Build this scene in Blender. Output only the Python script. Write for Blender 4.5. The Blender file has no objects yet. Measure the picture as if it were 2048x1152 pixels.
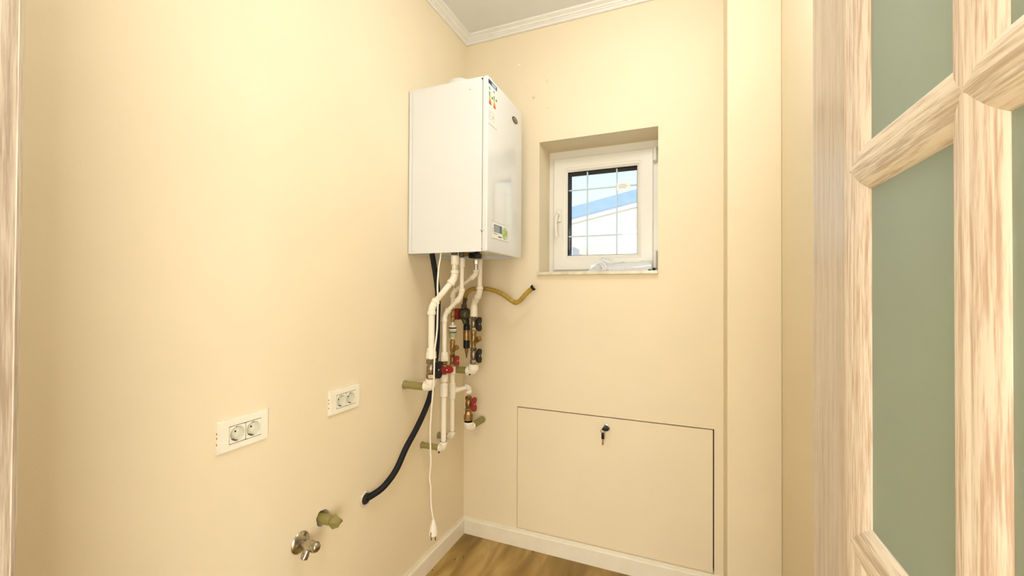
import bpy, bmesh, math, random
from mathutils import Vector, Matrix, noise
random.seed(7)
SC = bpy.context.scene
COL = SC.collection

# ------------------------------------------------------------------ camera
F_PX, YAW, PIT, ROL = 833.8175, 22.3638, 0.5634, 0.2915
CAM = Vector((1.1044, -2.007, 1.30))
_y, _t, _r = (math.radians(a) for a in (YAW, PIT, ROL))
FWD = Vector((-math.sin(_y) * math.cos(_t), math.cos(_y) * math.cos(_t), math.sin(_t)))
_R0 = Vector((math.cos(_y), math.sin(_y), 0)); _U0 = _R0.cross(FWD)
RGT = _R0 * math.cos(_r) + _U0 * math.sin(_r)
UPV = _U0 * math.cos(_r) - _R0 * math.sin(_r)
cam_d = bpy.data.cameras.new('camera'); cam = bpy.data.objects.new('camera', cam_d); COL.objects.link(cam)
cam_d.sensor_width = 36.0; cam_d.sensor_fit = 'HORIZONTAL'; cam_d.lens = F_PX / 2048 * 36.0
cam_d.clip_start = 0.01
m3 = Matrix((RGT, UPV, -FWD)).transposed()
cam.matrix_world = Matrix.Translation(CAM) @ m3.to_4x4()
SC.camera = cam

# ------------------------------------------------------------------ world, lights, exposure
SC.view_settings.view_transform = 'Standard'; SC.view_settings.look = 'None'
SC.view_settings.gamma = 1.0; SC.view_settings.use_curve_mapping = False
SC.view_settings.exposure = 0.0
W = bpy.data.worlds.new('sky'); SC.world = W; W.use_nodes = True
wn = W.node_tree.nodes; wl = W.node_tree.links; wn.clear()
wo = wn.new('ShaderNodeOutputWorld'); wb = wn.new('ShaderNodeBackground')
tc = wn.new('ShaderNodeTexCoord'); sx = wn.new('ShaderNodeSeparateXYZ'); rp = wn.new('ShaderNodeValToRGB')
rp.color_ramp.elements[0].position = 0.05; rp.color_ramp.elements[0].color = (0.95, 0.95, 0.95, 1)
rp.color_ramp.elements[1].position = 0.42; rp.color_ramp.elements[1].color = (0.60, 0.88, 0.93, 1)
wl.new(tc.outputs['Generated'], sx.inputs[0]); wl.new(sx.outputs['Z'], rp.inputs[0])
wl.new(rp.outputs[0], wb.inputs[0]); wb.inputs[1].default_value = 1.25; wl.new(wb.outputs[0], wo.inputs[0])

def area(name, loc, target, sx_, sy_, watts, colr):
    d = bpy.data.lights.new(name, 'AREA'); d.shape = 'RECTANGLE'; d.size = sx_; d.size_y = sy_
    d.energy = watts; d.color = colr
    o = bpy.data.objects.new(name, d); COL.objects.link(o); o.location = loc
    o.rotation_euler = (Vector(target) - Vector(loc)).to_track_quat('-Z', 'Y').to_euler()
    return o
# area lights added in the unseen hall behind the doorway, standing in for windows
area('added_hall_light', (1.2, -5.15, 1.40), (1.2, 0, 1.40), 2.6, 2.0, 122, (1.0, 0.955, 0.875))
area('added_hall_side_light', (3.05, -3.95, 1.40), (0, -3.95, 1.40), 2.2, 2.0, 190, (1.0, 0.955, 0.875))  # second light, added to brighten the left wall through the doorway
sun_d = bpy.data.lights.new('sun', 'SUN'); sun_d.energy = 3.2; sun_d.angle = math.radians(0.6); sun_d.color = (1.0, 0.97, 0.92)
sun_o = bpy.data.objects.new('sun', sun_d); COL.objects.link(sun_o); sun_o.rotation_euler = Vector((0.35, 0.75, -0.80)).to_track_quat('-Z', 'Y').to_euler()
LAMP_STRENGTH = 36.0           # unseen pendant added to light the room (opal globe built below)

# ------------------------------------------------------------------ helpers
def ray(u, v): return FWD + RGT * ((u - 1024) / F_PX) + UPV * ((576 - v) / F_PX)
def on(u, v, ax, val):
    d = ray(u, v); return CAM + d * ((val - CAM[ax]) / d[ax])
def PX(u, v, x): return on(u, v, 0, x)
def PY(u, v, y): return on(u, v, 1, y)
def zat(x, y, v):
    d0 = Vector((x, y, 0)) - CAM
    k = 576 - v
    return (k * d0.dot(FWD) - F_PX * d0.dot(UPV)) / (F_PX * UPV.z - k * FWD.z)

ORG = {}
def mesh(name, bm, mat, smooth=False):
    bmesh.ops.remove_doubles(bm, verts=bm.verts[:], dist=1e-6)
    bmesh.ops.recalc_face_normals(bm, faces=bm.faces[:])
    if smooth:
        for f in bm.faces: f.smooth = True
        for e in bm.edges:
            if len(e.link_faces) == 2 and e.calc_face_angle(0) > math.radians(38): e.smooth = False
    me = bpy.data.meshes.new(name); bm.to_mesh(me); bm.free()
    for mt in (mat if isinstance(mat, (list, tuple)) else [mat]): me.materials.append(mt)
    return me
def obj(name, bm, mat, parent=None, smooth=False, label=None):
    """world-space bmesh -> one mesh object; under a parent its verts are made relative to the thing's base"""
    if parent is not None:
        bmesh.ops.translate(bm, verts=bm.verts[:], vec=-ORG[parent.name]); off = ORG[parent.name]
    else:
        xs = [v.co for v in bm.verts]
        off = Vector(((min(c.x for c in xs) + max(c.x for c in xs)) / 2, (min(c.y for c in xs) + max(c.y for c in xs)) / 2, min(c.z for c in xs)))
        bmesh.ops.translate(bm, verts=bm.verts[:], vec=-off)
    o = bpy.data.objects.new(name, mesh(name, bm, mat, smooth)); COL.objects.link(o)
    if parent is not None: o.parent = parent
    else: o.location = off
    ORG[o.name] = off
    if label: o['label'] = label
    return o
def tag(o, label, cat, group=None):
    o['label'] = label; o['category'] = cat
    if group: o['group'] = group
    return o
def thing(name, loc, label, cat, group=None):
    o = bpy.data.objects.new(name, None); COL.objects.link(o); o.location = loc
    o.empty_display_size = 0.03
    ORG[o.name] = Vector(loc)
    return tag(o, label, cat, group)
def struct(o): o['kind'] = 'structure'; return o
def sroot(name, loc=(0, 0, 0)):
    o = bpy.data.objects.new(name, None); COL.objects.link(o); o.location = loc; ORG[o.name] = Vector(loc)
    o['kind'] = 'structure'; return o

def B(): return bmesh.new()
def box(bm, lo, hi, bev=0.0, seg=2):
    lo, hi = Vector(lo), Vector(hi)
    r = bmesh.ops.create_cube(bm, size=1.0)
    vs = r['verts']
    for v in vs: v.co = Vector([(lo[i] + hi[i]) / 2 + v.co[i] * (hi[i] - lo[i]) for i in range(3)])
    if bev > 0:
        es = list({e for v in vs for e in v.link_edges})
        bmesh.ops.bevel(bm, geom=es, offset=bev, segments=seg, affect='EDGES', profile=0.5)
    return bm
def frame_of(d):
    d = d.normalized(); a = Vector((0, 0, 1)) if abs(d.z) < 0.9 else Vector((1, 0, 0))
    s = a.cross(d).normalized(); return s, d.cross(s).normalized()
def lathe(bm, p0, d, prof, seg=20, rot=0.0):
    p0 = Vector(p0); d = Vector(d).normalized(); s, t = frame_of(d); rings = []
    for (h, r) in prof:
        c = p0 + d * h
        rings.append([bm.verts.new(c + (s * math.cos(rot + 2 * math.pi * i / seg) + t * math.sin(rot + 2 * math.pi * i / seg)) * max(r, 1e-5)) for i in range(seg)])
    for a, b in zip(rings, rings[1:]):
        for i in range(seg): bm.faces.new((a[i], a[(i + 1) % seg], b[(i + 1) % seg], b[i]))
    bm.faces.new(rings[0][::-1]); bm.faces.new(rings[-1])
    return bm
def cat_rom(pts, n=8):
    P = [Vector(p) for p in pts]; P = [P[0] * 2 - P[1]] + P + [P[-1] * 2 - P[-2]]; out = []
    for i in range(1, len(P) - 2):
        for k in range(n):
            t = k / n; a, b, c, d = P[i - 1], P[i], P[i + 1], P[i + 2]
            out.append(0.5 * ((2 * b) + (c - a) * t + (2 * a - 5 * b + 4 * c - d) * t * t + (3 * b - a - 3 * c + d) * t ** 3))
    out.append(P[-2]); return out
def tube(bm, pts, r, seg=12, cap=True):
    pts = [Vector(p) for p in pts]; n = len(pts); rr = r if isinstance(r, (list, tuple)) else [r] * n
    tg = [(pts[min(i + 1, n - 1)] - pts[max(i - 1, 0)]).normalized() for i in range(n)]
    s, t = frame_of(tg[0]); rings = []
    for i in range(n):
        if i:
            s = (s - tg[i] * s.dot(tg[i])).normalized(); t = tg[i].cross(s).normalized()
        rings.append([bm.verts.new(pts[i] + (s * math.cos(2 * math.pi * k / seg) + t * math.sin(2 * math.pi * k / seg)) * rr[i]) for k in range(seg)])
    for a, b in zip(rings, rings[1:]):
        for k in range(seg): bm.faces.new((a[k], a[(k + 1) % seg], b[(k + 1) % seg], b[k]))
    if cap: bm.faces.new(rings[0][::-1]); bm.faces.new(rings[-1])
    return bm
def holed(bm, axis, d0, d1, r, holes, depths=None):
    """slab normal to axis between d0 (room face) and d1, r=(a0,a1,b0,b1), rectangular holes; quads on a grid"""
    ia, ib = [i for i in range(3) if i != axis]
    def P(a, b, d):
        v = [0, 0, 0]; v[ia] = a; v[ib] = b; v[axis] = d; return bm.verts.new(v)
    As = sorted({r[0], r[1], *[h[0] for h in holes], *[h[1] for h in holes]})
    Bs = sorted({r[2], r[3], *[h[2] for h in holes], *[h[3] for h in holes]})
    inh = lambda a, b: any(h[0] < a < h[1] and h[2] < b < h[3] for h in holes)
    solid = {}
    for i in range(len(As) - 1):
        for j in range(len(Bs) - 1):
            a, b = (As[i] + As[i + 1]) / 2, (Bs[j] + Bs[j + 1]) / 2
            solid[i, j] = not inh(a, b)
    for (i, j), s in solid.items():
        if not s: continue
        a0, a1, b0, b1 = As[i], As[i + 1], Bs[j], Bs[j + 1]
        for d in (d0, d1): bm.faces.new((P(a0, b0, d), P(a1, b0, d), P(a1, b1, d), P(a0, b1, d)))
        for (di, dj, q) in ((-1, 0, ((a0, b0), (a0, b1))), (1, 0, ((a1, b0), (a1, b1))), (0, -1, ((a0, b0), (a1, b0))), (0, 1, ((a0, b1), (a1, b1)))):
            if not solid.get((i + di, j + dj), False):
                (p, q0), (p1, q1) = q
                bm.faces.new((P(p, q0, d0), P(p1, q1, d0), P(p1, q1, d1), P(p, q0, d1)))
    return bm
def ringplate(bm, axis, d0, d1, ca, cb, s, rad, seg=32, wob=0.0):
    """square plate with a round hole, room face at d0, with the hole's inner wall going back to d1"""
    ia, ib = [i for i in range(3) if i != axis]
    def P(a, b, d):
        v = [0, 0, 0]; v[ia] = a; v[ib] = b; v[axis] = d; return bm.verts.new(v)
    o, c, k = [], [], []
    for i in range(seg):
        t = 2 * math.pi * i / seg; ct, st = math.cos(t), math.sin(t); m = max(abs(ct), abs(st))
        rr = rad * (1 + wob * math.sin(3 * t + 1) + wob * .6 * math.sin(7 * t))
        o.append(P(ca + s * ct / m, cb + s * st / m, d0)); c.append(P(ca + rr * ct, cb + rr * st, d0)); k.append(P(ca + rr * ct, cb + rr * st, d1))
    for i in range(seg):
        j = (i + 1) % seg
        bm.faces.new((o[i], o[j], c[j], c[i])); bm.faces.new((c[i], c[j], k[j], k[i]))
    bm.faces.new(k)
    return bm
def prism(bm, pts2, axis, d0, d1):
    ia, ib = [i for i in range(3) if i != axis]
    def P(a, b, d):
        v = [0, 0, 0]; v[ia] = a; v[ib] = b; v[axis] = d; return bm.verts.new(v)
    a = [P(p[0], p[1], d0) for p in pts2]; b = [P(p[0], p[1], d1) for p in pts2]
    bm.faces.new(a[::-1]); bm.faces.new(b)
    for i in range(len(a)): bm.faces.new((a[i], a[(i + 1) % len(a)], b[(i + 1) % len(a)], b[i]))
    return bm
def copy_tree(o, parent=None):
    c = o.copy(); COL.objects.link(c); c.parent = parent
    for ch in list(o.children): copy_tree(ch, c)
    return c

# ------------------------------------------------------------------ materials
def mat(name, col, rough=0.5, metal=0.0, var=0.0, vscale=8.0, bump=0.0, bscale=300.0, spec=0.5, col2=None, coat=0.0, stretch=None):
    m = bpy.data.materials.new(name); m.use_nodes = True; nt = m.node_tree; n = nt.nodes; l = nt.links
    p = n['Principled BSDF']; p.inputs['Roughness'].default_value = rough; p.inputs['Metallic'].default_value = metal
    p.inputs['Specular IOR Level'].default_value = spec; p.inputs['Coat Weight'].default_value = coat
    c2 = col2 or tuple(min(1, c * (1 - var)) for c in col)
    tcn = n.new('ShaderNodeTexCoord'); src = tcn.outputs['Object']
    if stretch:
        mp = n.new('ShaderNodeMapping'); mp.inputs['Scale'].default_value = stretch; l.new(src, mp.inputs[0]); src = mp.outputs[0]
    nz = n.new('ShaderNodeTexNoise'); nz.inputs['Scale'].default_value = vscale; nz.inputs['Detail'].default_value = 5; l.new(src, nz.inputs['Vector'])
    mx = n.new('ShaderNodeMix'); mx.data_type = 'RGBA'; mx.inputs[6].default_value = (*col, 1); mx.inputs[7].default_value = (*c2, 1)
    mr = n.new('ShaderNodeMapRange'); mr.inputs[1].default_value = 0.35; mr.inputs[2].default_value = 0.65
    l.new(nz.outputs['Fac'], mr.inputs[0]); l.new(mr.outputs[0], mx.inputs[0]); l.new(mx.outputs[2], p.inputs['Base Color'])
    if bump:
        nb = n.new('ShaderNodeTexNoise'); nb.inputs['Scale'].default_value = bscale; nb.inputs['Detail'].default_value = 3; l.new(src, nb.inputs['Vector'])
        bp = n.new('ShaderNodeBump'); bp.inputs['Strength'].default_value = bump; bp.inputs['Distance'].default_value = 0.002
        l.new(nb.outputs['Fac'], bp.inputs['Height']); l.new(bp.outputs[0], p.inputs['Normal'])
    return m
def wood(name, axis, c_lo, c_hi, rough=0.35, wave=True, fig=1.0):
    m = bpy.data.materials.new(name); m.use_nodes = True; nt = m.node_tree; n = nt.nodes; l = nt.links
    p = n['Principled BSDF']; p.inputs['Roughness'].default_value = rough
    tcn = n.new('ShaderNodeTexCoord'); mp = n.new('ShaderNodeMapping')
    sc = [1.0, 1.0, 1.0]; sc[axis] = 0.045; mp.inputs['Scale'].default_value = sc
    l.new(tcn.outputs['Object'], mp.inputs[0])
    n1 = n.new('ShaderNodeTexNoise'); n1.inputs['Scale'].default_value = 420; n1.inputs['Detail'].default_value = 4; n1.inputs['Roughness'].default_value = 0.6
    l.new(mp.outputs[0], n1.inputs['Vector'])
    n2 = n.new('ShaderNodeTexNoise'); n2.inputs['Scale'].default_value = 70; n2.inputs['Detail'].default_value = 3; n2.inputs['Distortion'].default_value = fig
    l.new(mp.outputs[0], n2.inputs['Vector'])
    ad = n.new('ShaderNodeMath'); ad.operation = 'MULTIPLY_ADD'; ad.inputs[1].default_value = 0.55
    l.new(n1.outputs['Fac'], ad.inputs[0])
    ml = n.new('ShaderNodeMath'); ml.operation = 'MULTIPLY'; ml.inputs[1].default_value = 0.45; l.new(n2.outputs['Fac'], ml.inputs[0]); l.new(ml.outputs[0], ad.inputs[2])
    r = n.new('ShaderNodeValToRGB'); e = r.color_ramp.elements
    e[0].position = 0.41; e[0].color = (*c_lo, 1); e[1].position = 0.55; e[1].color = (*c_hi, 1)
    l.new(ad.outputs[0], r.inputs[0]); l.new(r.outputs[0], p.inputs['Base Color'])
    bp = n.new('ShaderNodeBump'); bp.inputs['Strength'].default_value = 0.25; bp.inputs['Distance'].default_value = 0.0015
    l.new(ad.outputs[0], bp.inputs['Height']); l.new(bp.outputs[0], p.inputs['Normal'])
    return m

M = {}
M['wall'] = mat('cream_wall_paint', (0.855, 0.75, 0.545), 0.75, var=0.03, vscale=3, bump=0.18, bscale=420, spec=0.3)
M['ceil'] = mat('white_ceiling_paint', (0.80, 0.81, 0.82), 0.85, var=0.03, vscale=5, bump=0.15, bscale=300, spec=0.2)
M['white'] = mat('white_gloss_trim', (0.86, 0.85, 0.80), 0.4, var=0.04, vscale=20)
M['skirt'] = mat('white_skirting', (0.88, 0.83, 0.70), 0.4, vscale=14, col2=(0.85, 0.79, 0.64))
M['enamel'] = mat('boiler_white_enamel', (0.755, 0.785, 0.80), 0.28, var=0.015, vscale=6, spec=0.5)
M['enamelg'] = mat('boiler_front_gloss', (0.755, 0.785, 0.80), 0.05, var=0.015, vscale=6, spec=0.6)
M['ppr'] = mat('white_ppr_plastic', (0.90, 0.85, 0.74), 0.35, var=0.03, vscale=60)
M['olive'] = mat('olive_pipe', (0.30, 0.26, 0.08), 0.45, var=0.15, vscale=60)
M['brass'] = mat('tarnished_brass', (0.42, 0.27, 0.10), 0.36, metal=0.85, var=0.5, vscale=50, bump=0.2, bscale=200)
M['bronze'] = mat('dull_nickel_brass', (0.42, 0.34, 0.24), 0.35, metal=0.9, var=0.45, vscale=70, bump=0.2, bscale=200)
M['darkmetal'] = mat('dark_cast_metal', (0.10, 0.085, 0.05), 0.4, metal=0.6, var=0.4, vscale=60, bump=0.3, bscale=150)
M['black'] = mat('black_plastic', (0.008, 0.008, 0.010), 0.45, var=0.2, vscale=40, spec=0.3)
M['rubber'] = mat('black_rubber_hose', (0.010, 0.012, 0.014), 0.6, var=0.3, vscale=40, spec=0.25)
M['red'] = mat('red_handle_paint', (0.32, 0.010, 0.018), 0.35, var=0.2, vscale=60)
M['chrome'] = mat('worn_chrome', (0.62, 0.58, 0.48), 0.22, metal=1.0, var=0.5, vscale=60, bump=0.1, bscale=120)
M['steel'] = mat('bright_steel', (0.75, 0.74, 0.70), 0.25, metal=1.0, var=0.2, vscale=60)
M['hose'] = mat('ochre_gas_hose', (0.44, 0.29, 0.04), 0.42, var=0.15, vscale=40)
M['pvc'] = mat('white_upvc', (0.80, 0.78, 0.70), 0.3, var=0.02, vscale=10)
M['gasket'] = mat('black_gasket', (0.012, 0.013, 0.016), 0.9, var=0.2, vscale=30, spec=0.05)
M['muntin'] = mat('white_glazing_bar', (0.62, 0.78, 0.86), 0.4, var=0.02, vscale=30)
M['marble'] = mat('cream_marble_sill', (0.80, 0.74, 0.58), 0.3, var=0.2, vscale=18, col2=(0.60, 0.53, 0.38))
M['dark'] = mat('dark_void', (0.03, 0.02, 0.012), 0.8, var=0.3, vscale=30)
M['socket'] = mat('ivory_socket_plastic', (0.90, 0.87, 0.74), 0.3, var=0.02, vscale=30)
M['socketw'] = mat('pale_socket_well', (0.82, 0.80, 0.66), 0.35, var=0.03, vscale=30)
M['plaster'] = mat('raw_plaster', (0.82, 0.76, 0.64), 0.9, var=0.25, vscale=120, bump=0.6, bscale=250)
M['oakv'] = wood('light_oak_vertical', 2, (0.58, 0.43, 0.33), (0.84, 0.76, 0.66), 0.4, fig=2.2)
M['oakj'] = wood('oak_door_jamb', 2, (0.40, 0.31, 0.23), (0.62, 0.53, 0.42), 0.45, fig=1.0)
M['oakh'] = wood('light_oak_horizontal', 1, (0.54, 0.44, 0.33), (0.84, 0.77, 0.65), 0.4)
M['oakf'] = wood('oak_veneer_flat', 2, (0.48, 0.40, 0.33), (0.62, 0.54, 0.46), 0.20, fig=0.3)
M['frost'] = mat('green_frosted_glass', (0.70, 0.86, 0.77), 0.45, var=0.03, vscale=3, spec=0.3)
M['frost'].node_tree.nodes['Principled BSDF'].inputs['Transmission Weight'].default_value = 0.75
M['cord'] = mat('white_cord_pvc', (0.88, 0.84, 0.74), 0.4, var=0.02, vscale=30)
M['copper'] = mat('copper_pin', (0.45, 0.24, 0.10), 0.3, metal=1.0, var=0.3, vscale=60)
M['lcd'] = mat('grey_lcd', (0.25, 0.29, 0.33), 0.15, var=0.08, vscale=60)
M['lime'] = mat('lime_green_button', (0.42, 0.58, 0.16), 0.3, var=0.25, vscale=80)
M['paper'] = mat('label_paper', (0.88, 0.87, 0.85), 0.35, var=0.01, vscale=30)
def flat(name, c, r=0.5): M[name] = mat(name, c, r, var=0.03, vscale=40)
flat('print_navy', (0.015, 0.03, 0.10)); flat('print_blue', (0.10, 0.26, 0.45)); flat('print_black', (0.02, 0.02, 0.02))
flat('print_grey', (0.45, 0.45, 0.42)); flat('print_olive', (0.36, 0.45, 0.20)); flat('print_pale', (0.75, 0.80, 0.85))
ENER = [(0.02, 0.22, 0.06), (0.10, 0.40, 0.06), (0.45, 0.55, 0.05), (0.80, 0.65, 0.04), (0.75, 0.33, 0.03), (0.60, 0.08, 0.03), (0.48, 0.02, 0.03)]
for i, c in enumerate(ENER): flat('print_class_%d' % i, c)
M['hwall'] = mat('neighbour_peach_render', (0.93, 0.80, 0.66), 0.8, var=0.06, vscale=2)
M['hroof'] = mat('neighbour_slate_blue_roof', (0.34, 0.48, 0.74), 0.6, var=0.12, vscale=6)
M['hfasc'] = mat('neighbour_white_fascia', (0.97, 0.97, 0.97), 0.6, var=0.02, vscale=6)
M['hgrey'] = mat('neighbour_grey_shed', (0.62, 0.64, 0.74), 0.7, var=0.1, vscale=3)

def glass_mat(name, tint, rough=0.0, gl=0.08):
    m = bpy.data.materials.new(name); m.use_nodes = True; nt = m.node_tree; n = nt.nodes; l = nt.links; n.clear()
    o = n.new('ShaderNodeOutputMaterial'); mx = n.new('ShaderNodeMixShader'); t = n.new('ShaderNodeBsdfTransparent'); g = n.new('ShaderNodeBsdfGlossy')
    t.inputs[0].default_value = (*tint, 1); g.inputs['Roughness'].default_value = rough; mx.inputs[0].default_value = gl
    l.new(t.outputs[0], mx.inputs[1]); l.new(g.outputs[0], mx.inputs[2]); l.new(mx.outputs[0], o.inputs[0]); return m
M['glass'] = glass_mat('clear_window_glass', (0.99, 0.995, 0.995), 0.0, 0.025)
def film_mat():
    m = bpy.data.materials.new('clear_plastic_film'); m.use_nodes = True; nt = m.node_tree; n = nt.nodes; l = nt.links
    p = n['Principled BSDF']; p.inputs['Base Color'].default_value = (0.86, 0.88, 0.92, 1); p.inputs['Roughness'].default_value = 0.15
    nz = n.new('ShaderNodeTexNoise'); nz.inputs['Scale'].default_value = 60; nz.inputs['Detail'].default_value = 4
    mr = n.new('ShaderNodeMapRange'); mr.inputs[1].default_value = 0.35; mr.inputs[2].default_value = 0.7; mr.inputs[3].default_value = 0.45; mr.inputs[4].default_value = 0.85
    l.new(nz.outputs['Fac'], mr.inputs[0]); l.new(mr.outputs[0], p.inputs['Alpha'])
    return m
M['film'] = film_mat()
def emis(name, c, s):
    m = bpy.data.materials.new(name); m.use_nodes = True; n = m.node_tree.nodes; l = m.node_tree.links; n.clear()
    o = n.new('ShaderNodeOutputMaterial'); e = n.new('ShaderNodeEmission'); e.inputs[0].default_value = (*c, 1); e.inputs[1].default_value = s
    l.new(e.outputs[0], o.inputs[0]); return m
def floor_mat():
    m = bpy.data.materials.new('ochre_stone_floor'); m.use_nodes = True; nt = m.node_tree; n = nt.nodes; l = nt.links
    p = n['Principled BSDF']; p.inputs['Roughness'].default_value = 0.38
    tcn = n.new('ShaderNodeTexCoord'); mp = n.new('ShaderNodeMapping'); mp.inputs['Rotation'].default_value = (0, 0, math.radians(12)); mp.inputs['Scale'].default_value = (1, 0.22, 1)
    l.new(tcn.outputs['Object'], mp.inputs[0])
    a = n.new('ShaderNodeTexNoise'); a.inputs['Scale'].default_value = 11; a.inputs['Detail'].default_value = 6; a.inputs['Distortion'].default_value = 0.6; l.new(mp.outputs[0], a.inputs['Vector'])
    r = n.new('ShaderNodeValToRGB'); e = r.color_ramp.elements
    e[0].position = 0.32; e[0].color = (0.20, 0.115, 0.022, 1); e[1].position = 0.70; e[1].color = (0.52, 0.36, 0.13, 1)
    k = r.color_ramp.elements.new(0.52); k.color = (0.33, 0.205, 0.05, 1)
    l.new(a.outputs['Fac'], r.inputs[0]); l.new(r.outputs[0], p.inputs['Base Color'])
    return m
M['floor'] = floor_mat()

# ------------------------------------------------------------------ the room shell
ZC = 2.685                                   # ceiling
XR = 1.4478                                  # right wall
COLX, COLY = 1.2636, -0.1689                 # boxed-in pillar in the right back corner
YF = -1.83                                   # inner face of the front wall by the left jamb
WX0, WX1, WZ0, WZ1 = 0.4257, 0.9968, 1.400, 2.0621
HX0, HX1, HZ0, HZ1 = 0.3117, 1.2279, 0.0883, 0.7107

b = B(); box(b, (-1.6, -5.3, -0.12), (3.2, 0.26, 0.0)); struct(obj('floor', b, M['floor']))
b = B(); box(b, (-0.2, -2.15, ZC), (XR + 0.2, 0.26, ZC + 0.12)); struct(obj('ceiling', b, M['ceil']))
b = B()
holed(b, 1, 0.0, 0.05, (-0.2, XR + 0.2, -0.02, ZC), [(WX0, WX1, WZ0, WZ1), (HX0, HX1, HZ0, HZ1)])
holed(b, 1, 0.0501, 0.26, (-0.2, XR + 0.2, -0.02, ZC), [(WX0, WX1, WZ0, WZ1)])
wall_back = struct(obj('wall_back', b, M['wall']))
b = B()
HOSE_C = (-0.7616, 0.5229); DRN_C = (-0.9611, 0.5508)
hs = []
for (cy_, cz_, s_) in ((*HOSE_C, 0.05), (*DRN_C, 0.05)): hs.append((cy_ - s_, cy_ + s_, cz_ - s_, cz_ + s_))
SOCK = ((-1.3057, -1.1660, 0.8801, 0.9623), (-0.9417, -0.8023, 0.8801, 0.9623))      # twin sockets and their wall boxes
for (y0, y1, z0, z1) in SOCK: hs.append((y0 + (y1 - y0) * .20, y1 - (y1 - y0) * .165, z0 + (z1 - z0) * .215, z1 - (z1 - z0) * .225))
holed(b, 0, 0.0, -0.15, (-2.15, 0.0, -0.02, ZC), hs)
ringplate(b, 0, 0.0, -0.08, *HOSE_C, 0.05, 0.024, wob=0.05)
ringplate(b, 0, 0.0, -0.08, *DRN_C, 0.05, 0.026, wob=0.06)
struct(obj('wall_left', b, M['wall']))
b = B(); box(b, (XR, -2.15, 0), (XR + 0.15, 0.0, ZC)); struct(obj('wall_right', b, M['wall']))
b = B(); box(b, (COLX, COLY, 0), (XR, 0.0, ZC), 0.004, 2); struct(obj('wall_pillar', b, M['wall']))
# front wall: left stub, right stub, lintel over the doorway
b = B(); box(b, (0.0, -2.13, 0), (0.45, YF, ZC)); box(b, (1.375, -2.15, 0), (XR, -2.012, ZC)); box(b, (0.45, -2.13, 2.10), (1.375, -2.012, ZC)); struct(obj('wall_front', b, M['wall']))
# the hall behind the doorway: side walls, ceiling, far and right walls with openings for the added lights
b = B(); box(b, (-1.6, -5.3, 0), (-1.5, -2.15, 2.7)); holed(b, 0, 3.1, 3.2, (-5.3, -2.15, 0, 2.7), [(-5.08, -2.82, 0.35, 2.45)])
box(b, (-1.6, -2.15, 0), (0.0, -2.0, 2.7)); box(b, (XR, -2.15, 0), (3.2, -2.0, 2.7))
holed(b, 1, -5.2, -5.3, (-1.6, 3.2, 0, 2.7), [(-0.15, 2.55, 0.35, 2.45)]); struct(obj('wall_hall', b, M['wall']))
b = B(); box(b, (-1.6, -5.3, 2.7), (3.2, -2.15, 2.8)); struct(obj('ceiling_hall', b, M['ceil']))

# cornice: stepped profile (a = out from wall, z)
CP = [(0.0, 2.6449), (0.010, 2.6449), (0.013, 2.648), (0.0135, 2.656), (0.019, 2.657), (0.020, 2.6615), (0.026, 2.6625), (0.028, 2.670), (0.036, 2.6735), (0.043, 2.676), (0.044, ZC), (0.0, ZC)]
def cornice(name, side):
    bm = B(); ends = []
    for end in (0, 1):
        rg = []
        for a, z in CP:
            if side == 'back': x, y = ((a, -a) if end == 0 else (COLX, -a))
            else: x, y = ((a, -a) if end == 0 else (a, YF))
            rg.append(bm.verts.new((x, y, z)))
        ends.append(rg)
    n = len(CP)
    for i in range(n): bm.faces.new((ends[0][i], ends[0][(i + 1) % n], ends[1][(i + 1) % n], ends[1][i]))
    bm.faces.new(ends[0]); bm.faces.new(ends[1][::-1])
    return struct(obj(name, bm, M['white']))
cornice('trim_1', 'back'); cornice('trim_2', 'left')

# skirting boards with a thin cover strip on top
def skirt(name, side):
    prof = [(0, 0), (0.014, 0), (0.014, 0.072), (0.010, 0.0765), (0.004, 0.0765), (0.004, 0.0872), (0, 0.0872)]
    bm = B(); ends = []
    for end in (0, 1):
        rg = []
        for a, z in prof:
            if side == 'back': p = (a if end == 0 else COLX, -a, z)
            else: p = (a, -a if end == 0 else YF, z)
            rg.append(bm.verts.new(p))
        ends.append(rg)
    n = len(prof)
    for i in range(n): bm.faces.new((ends[0][i], ends[0][(i + 1) % n], ends[1][(i + 1) % n], ends[1][i]))
    bm.faces.new(ends[0]); bm.faces.new(ends[1][::-1])
    return struct(obj(name, bm, M['skirt']))
skirt('baseboard_back', 'back'); skirt('baseboard_left', 'left')

# left door jamb (light oak), close to the camera
J = sroot('trim_3', (0.47, YF, 0))
b = B(); prism(b, [(0.45, -2.14), (0.502, -2.14), (0.502, -1.835), (0.498, -1.826), (0.490, -1.8125), (0.45, -1.8125)], 2, 0.0, 2.10); obj('jamb_lining', b, M['oakj'], J)
b = B(); prism(b, [(0.40, YF), (0.49, YF), (0.49, -1.8115), (0.484, -1.806), (0.42, -1.806), (0.40, -1.812)], 2, 0.0, 2.13); obj('casing', b, M['oakj'], J)

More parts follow.
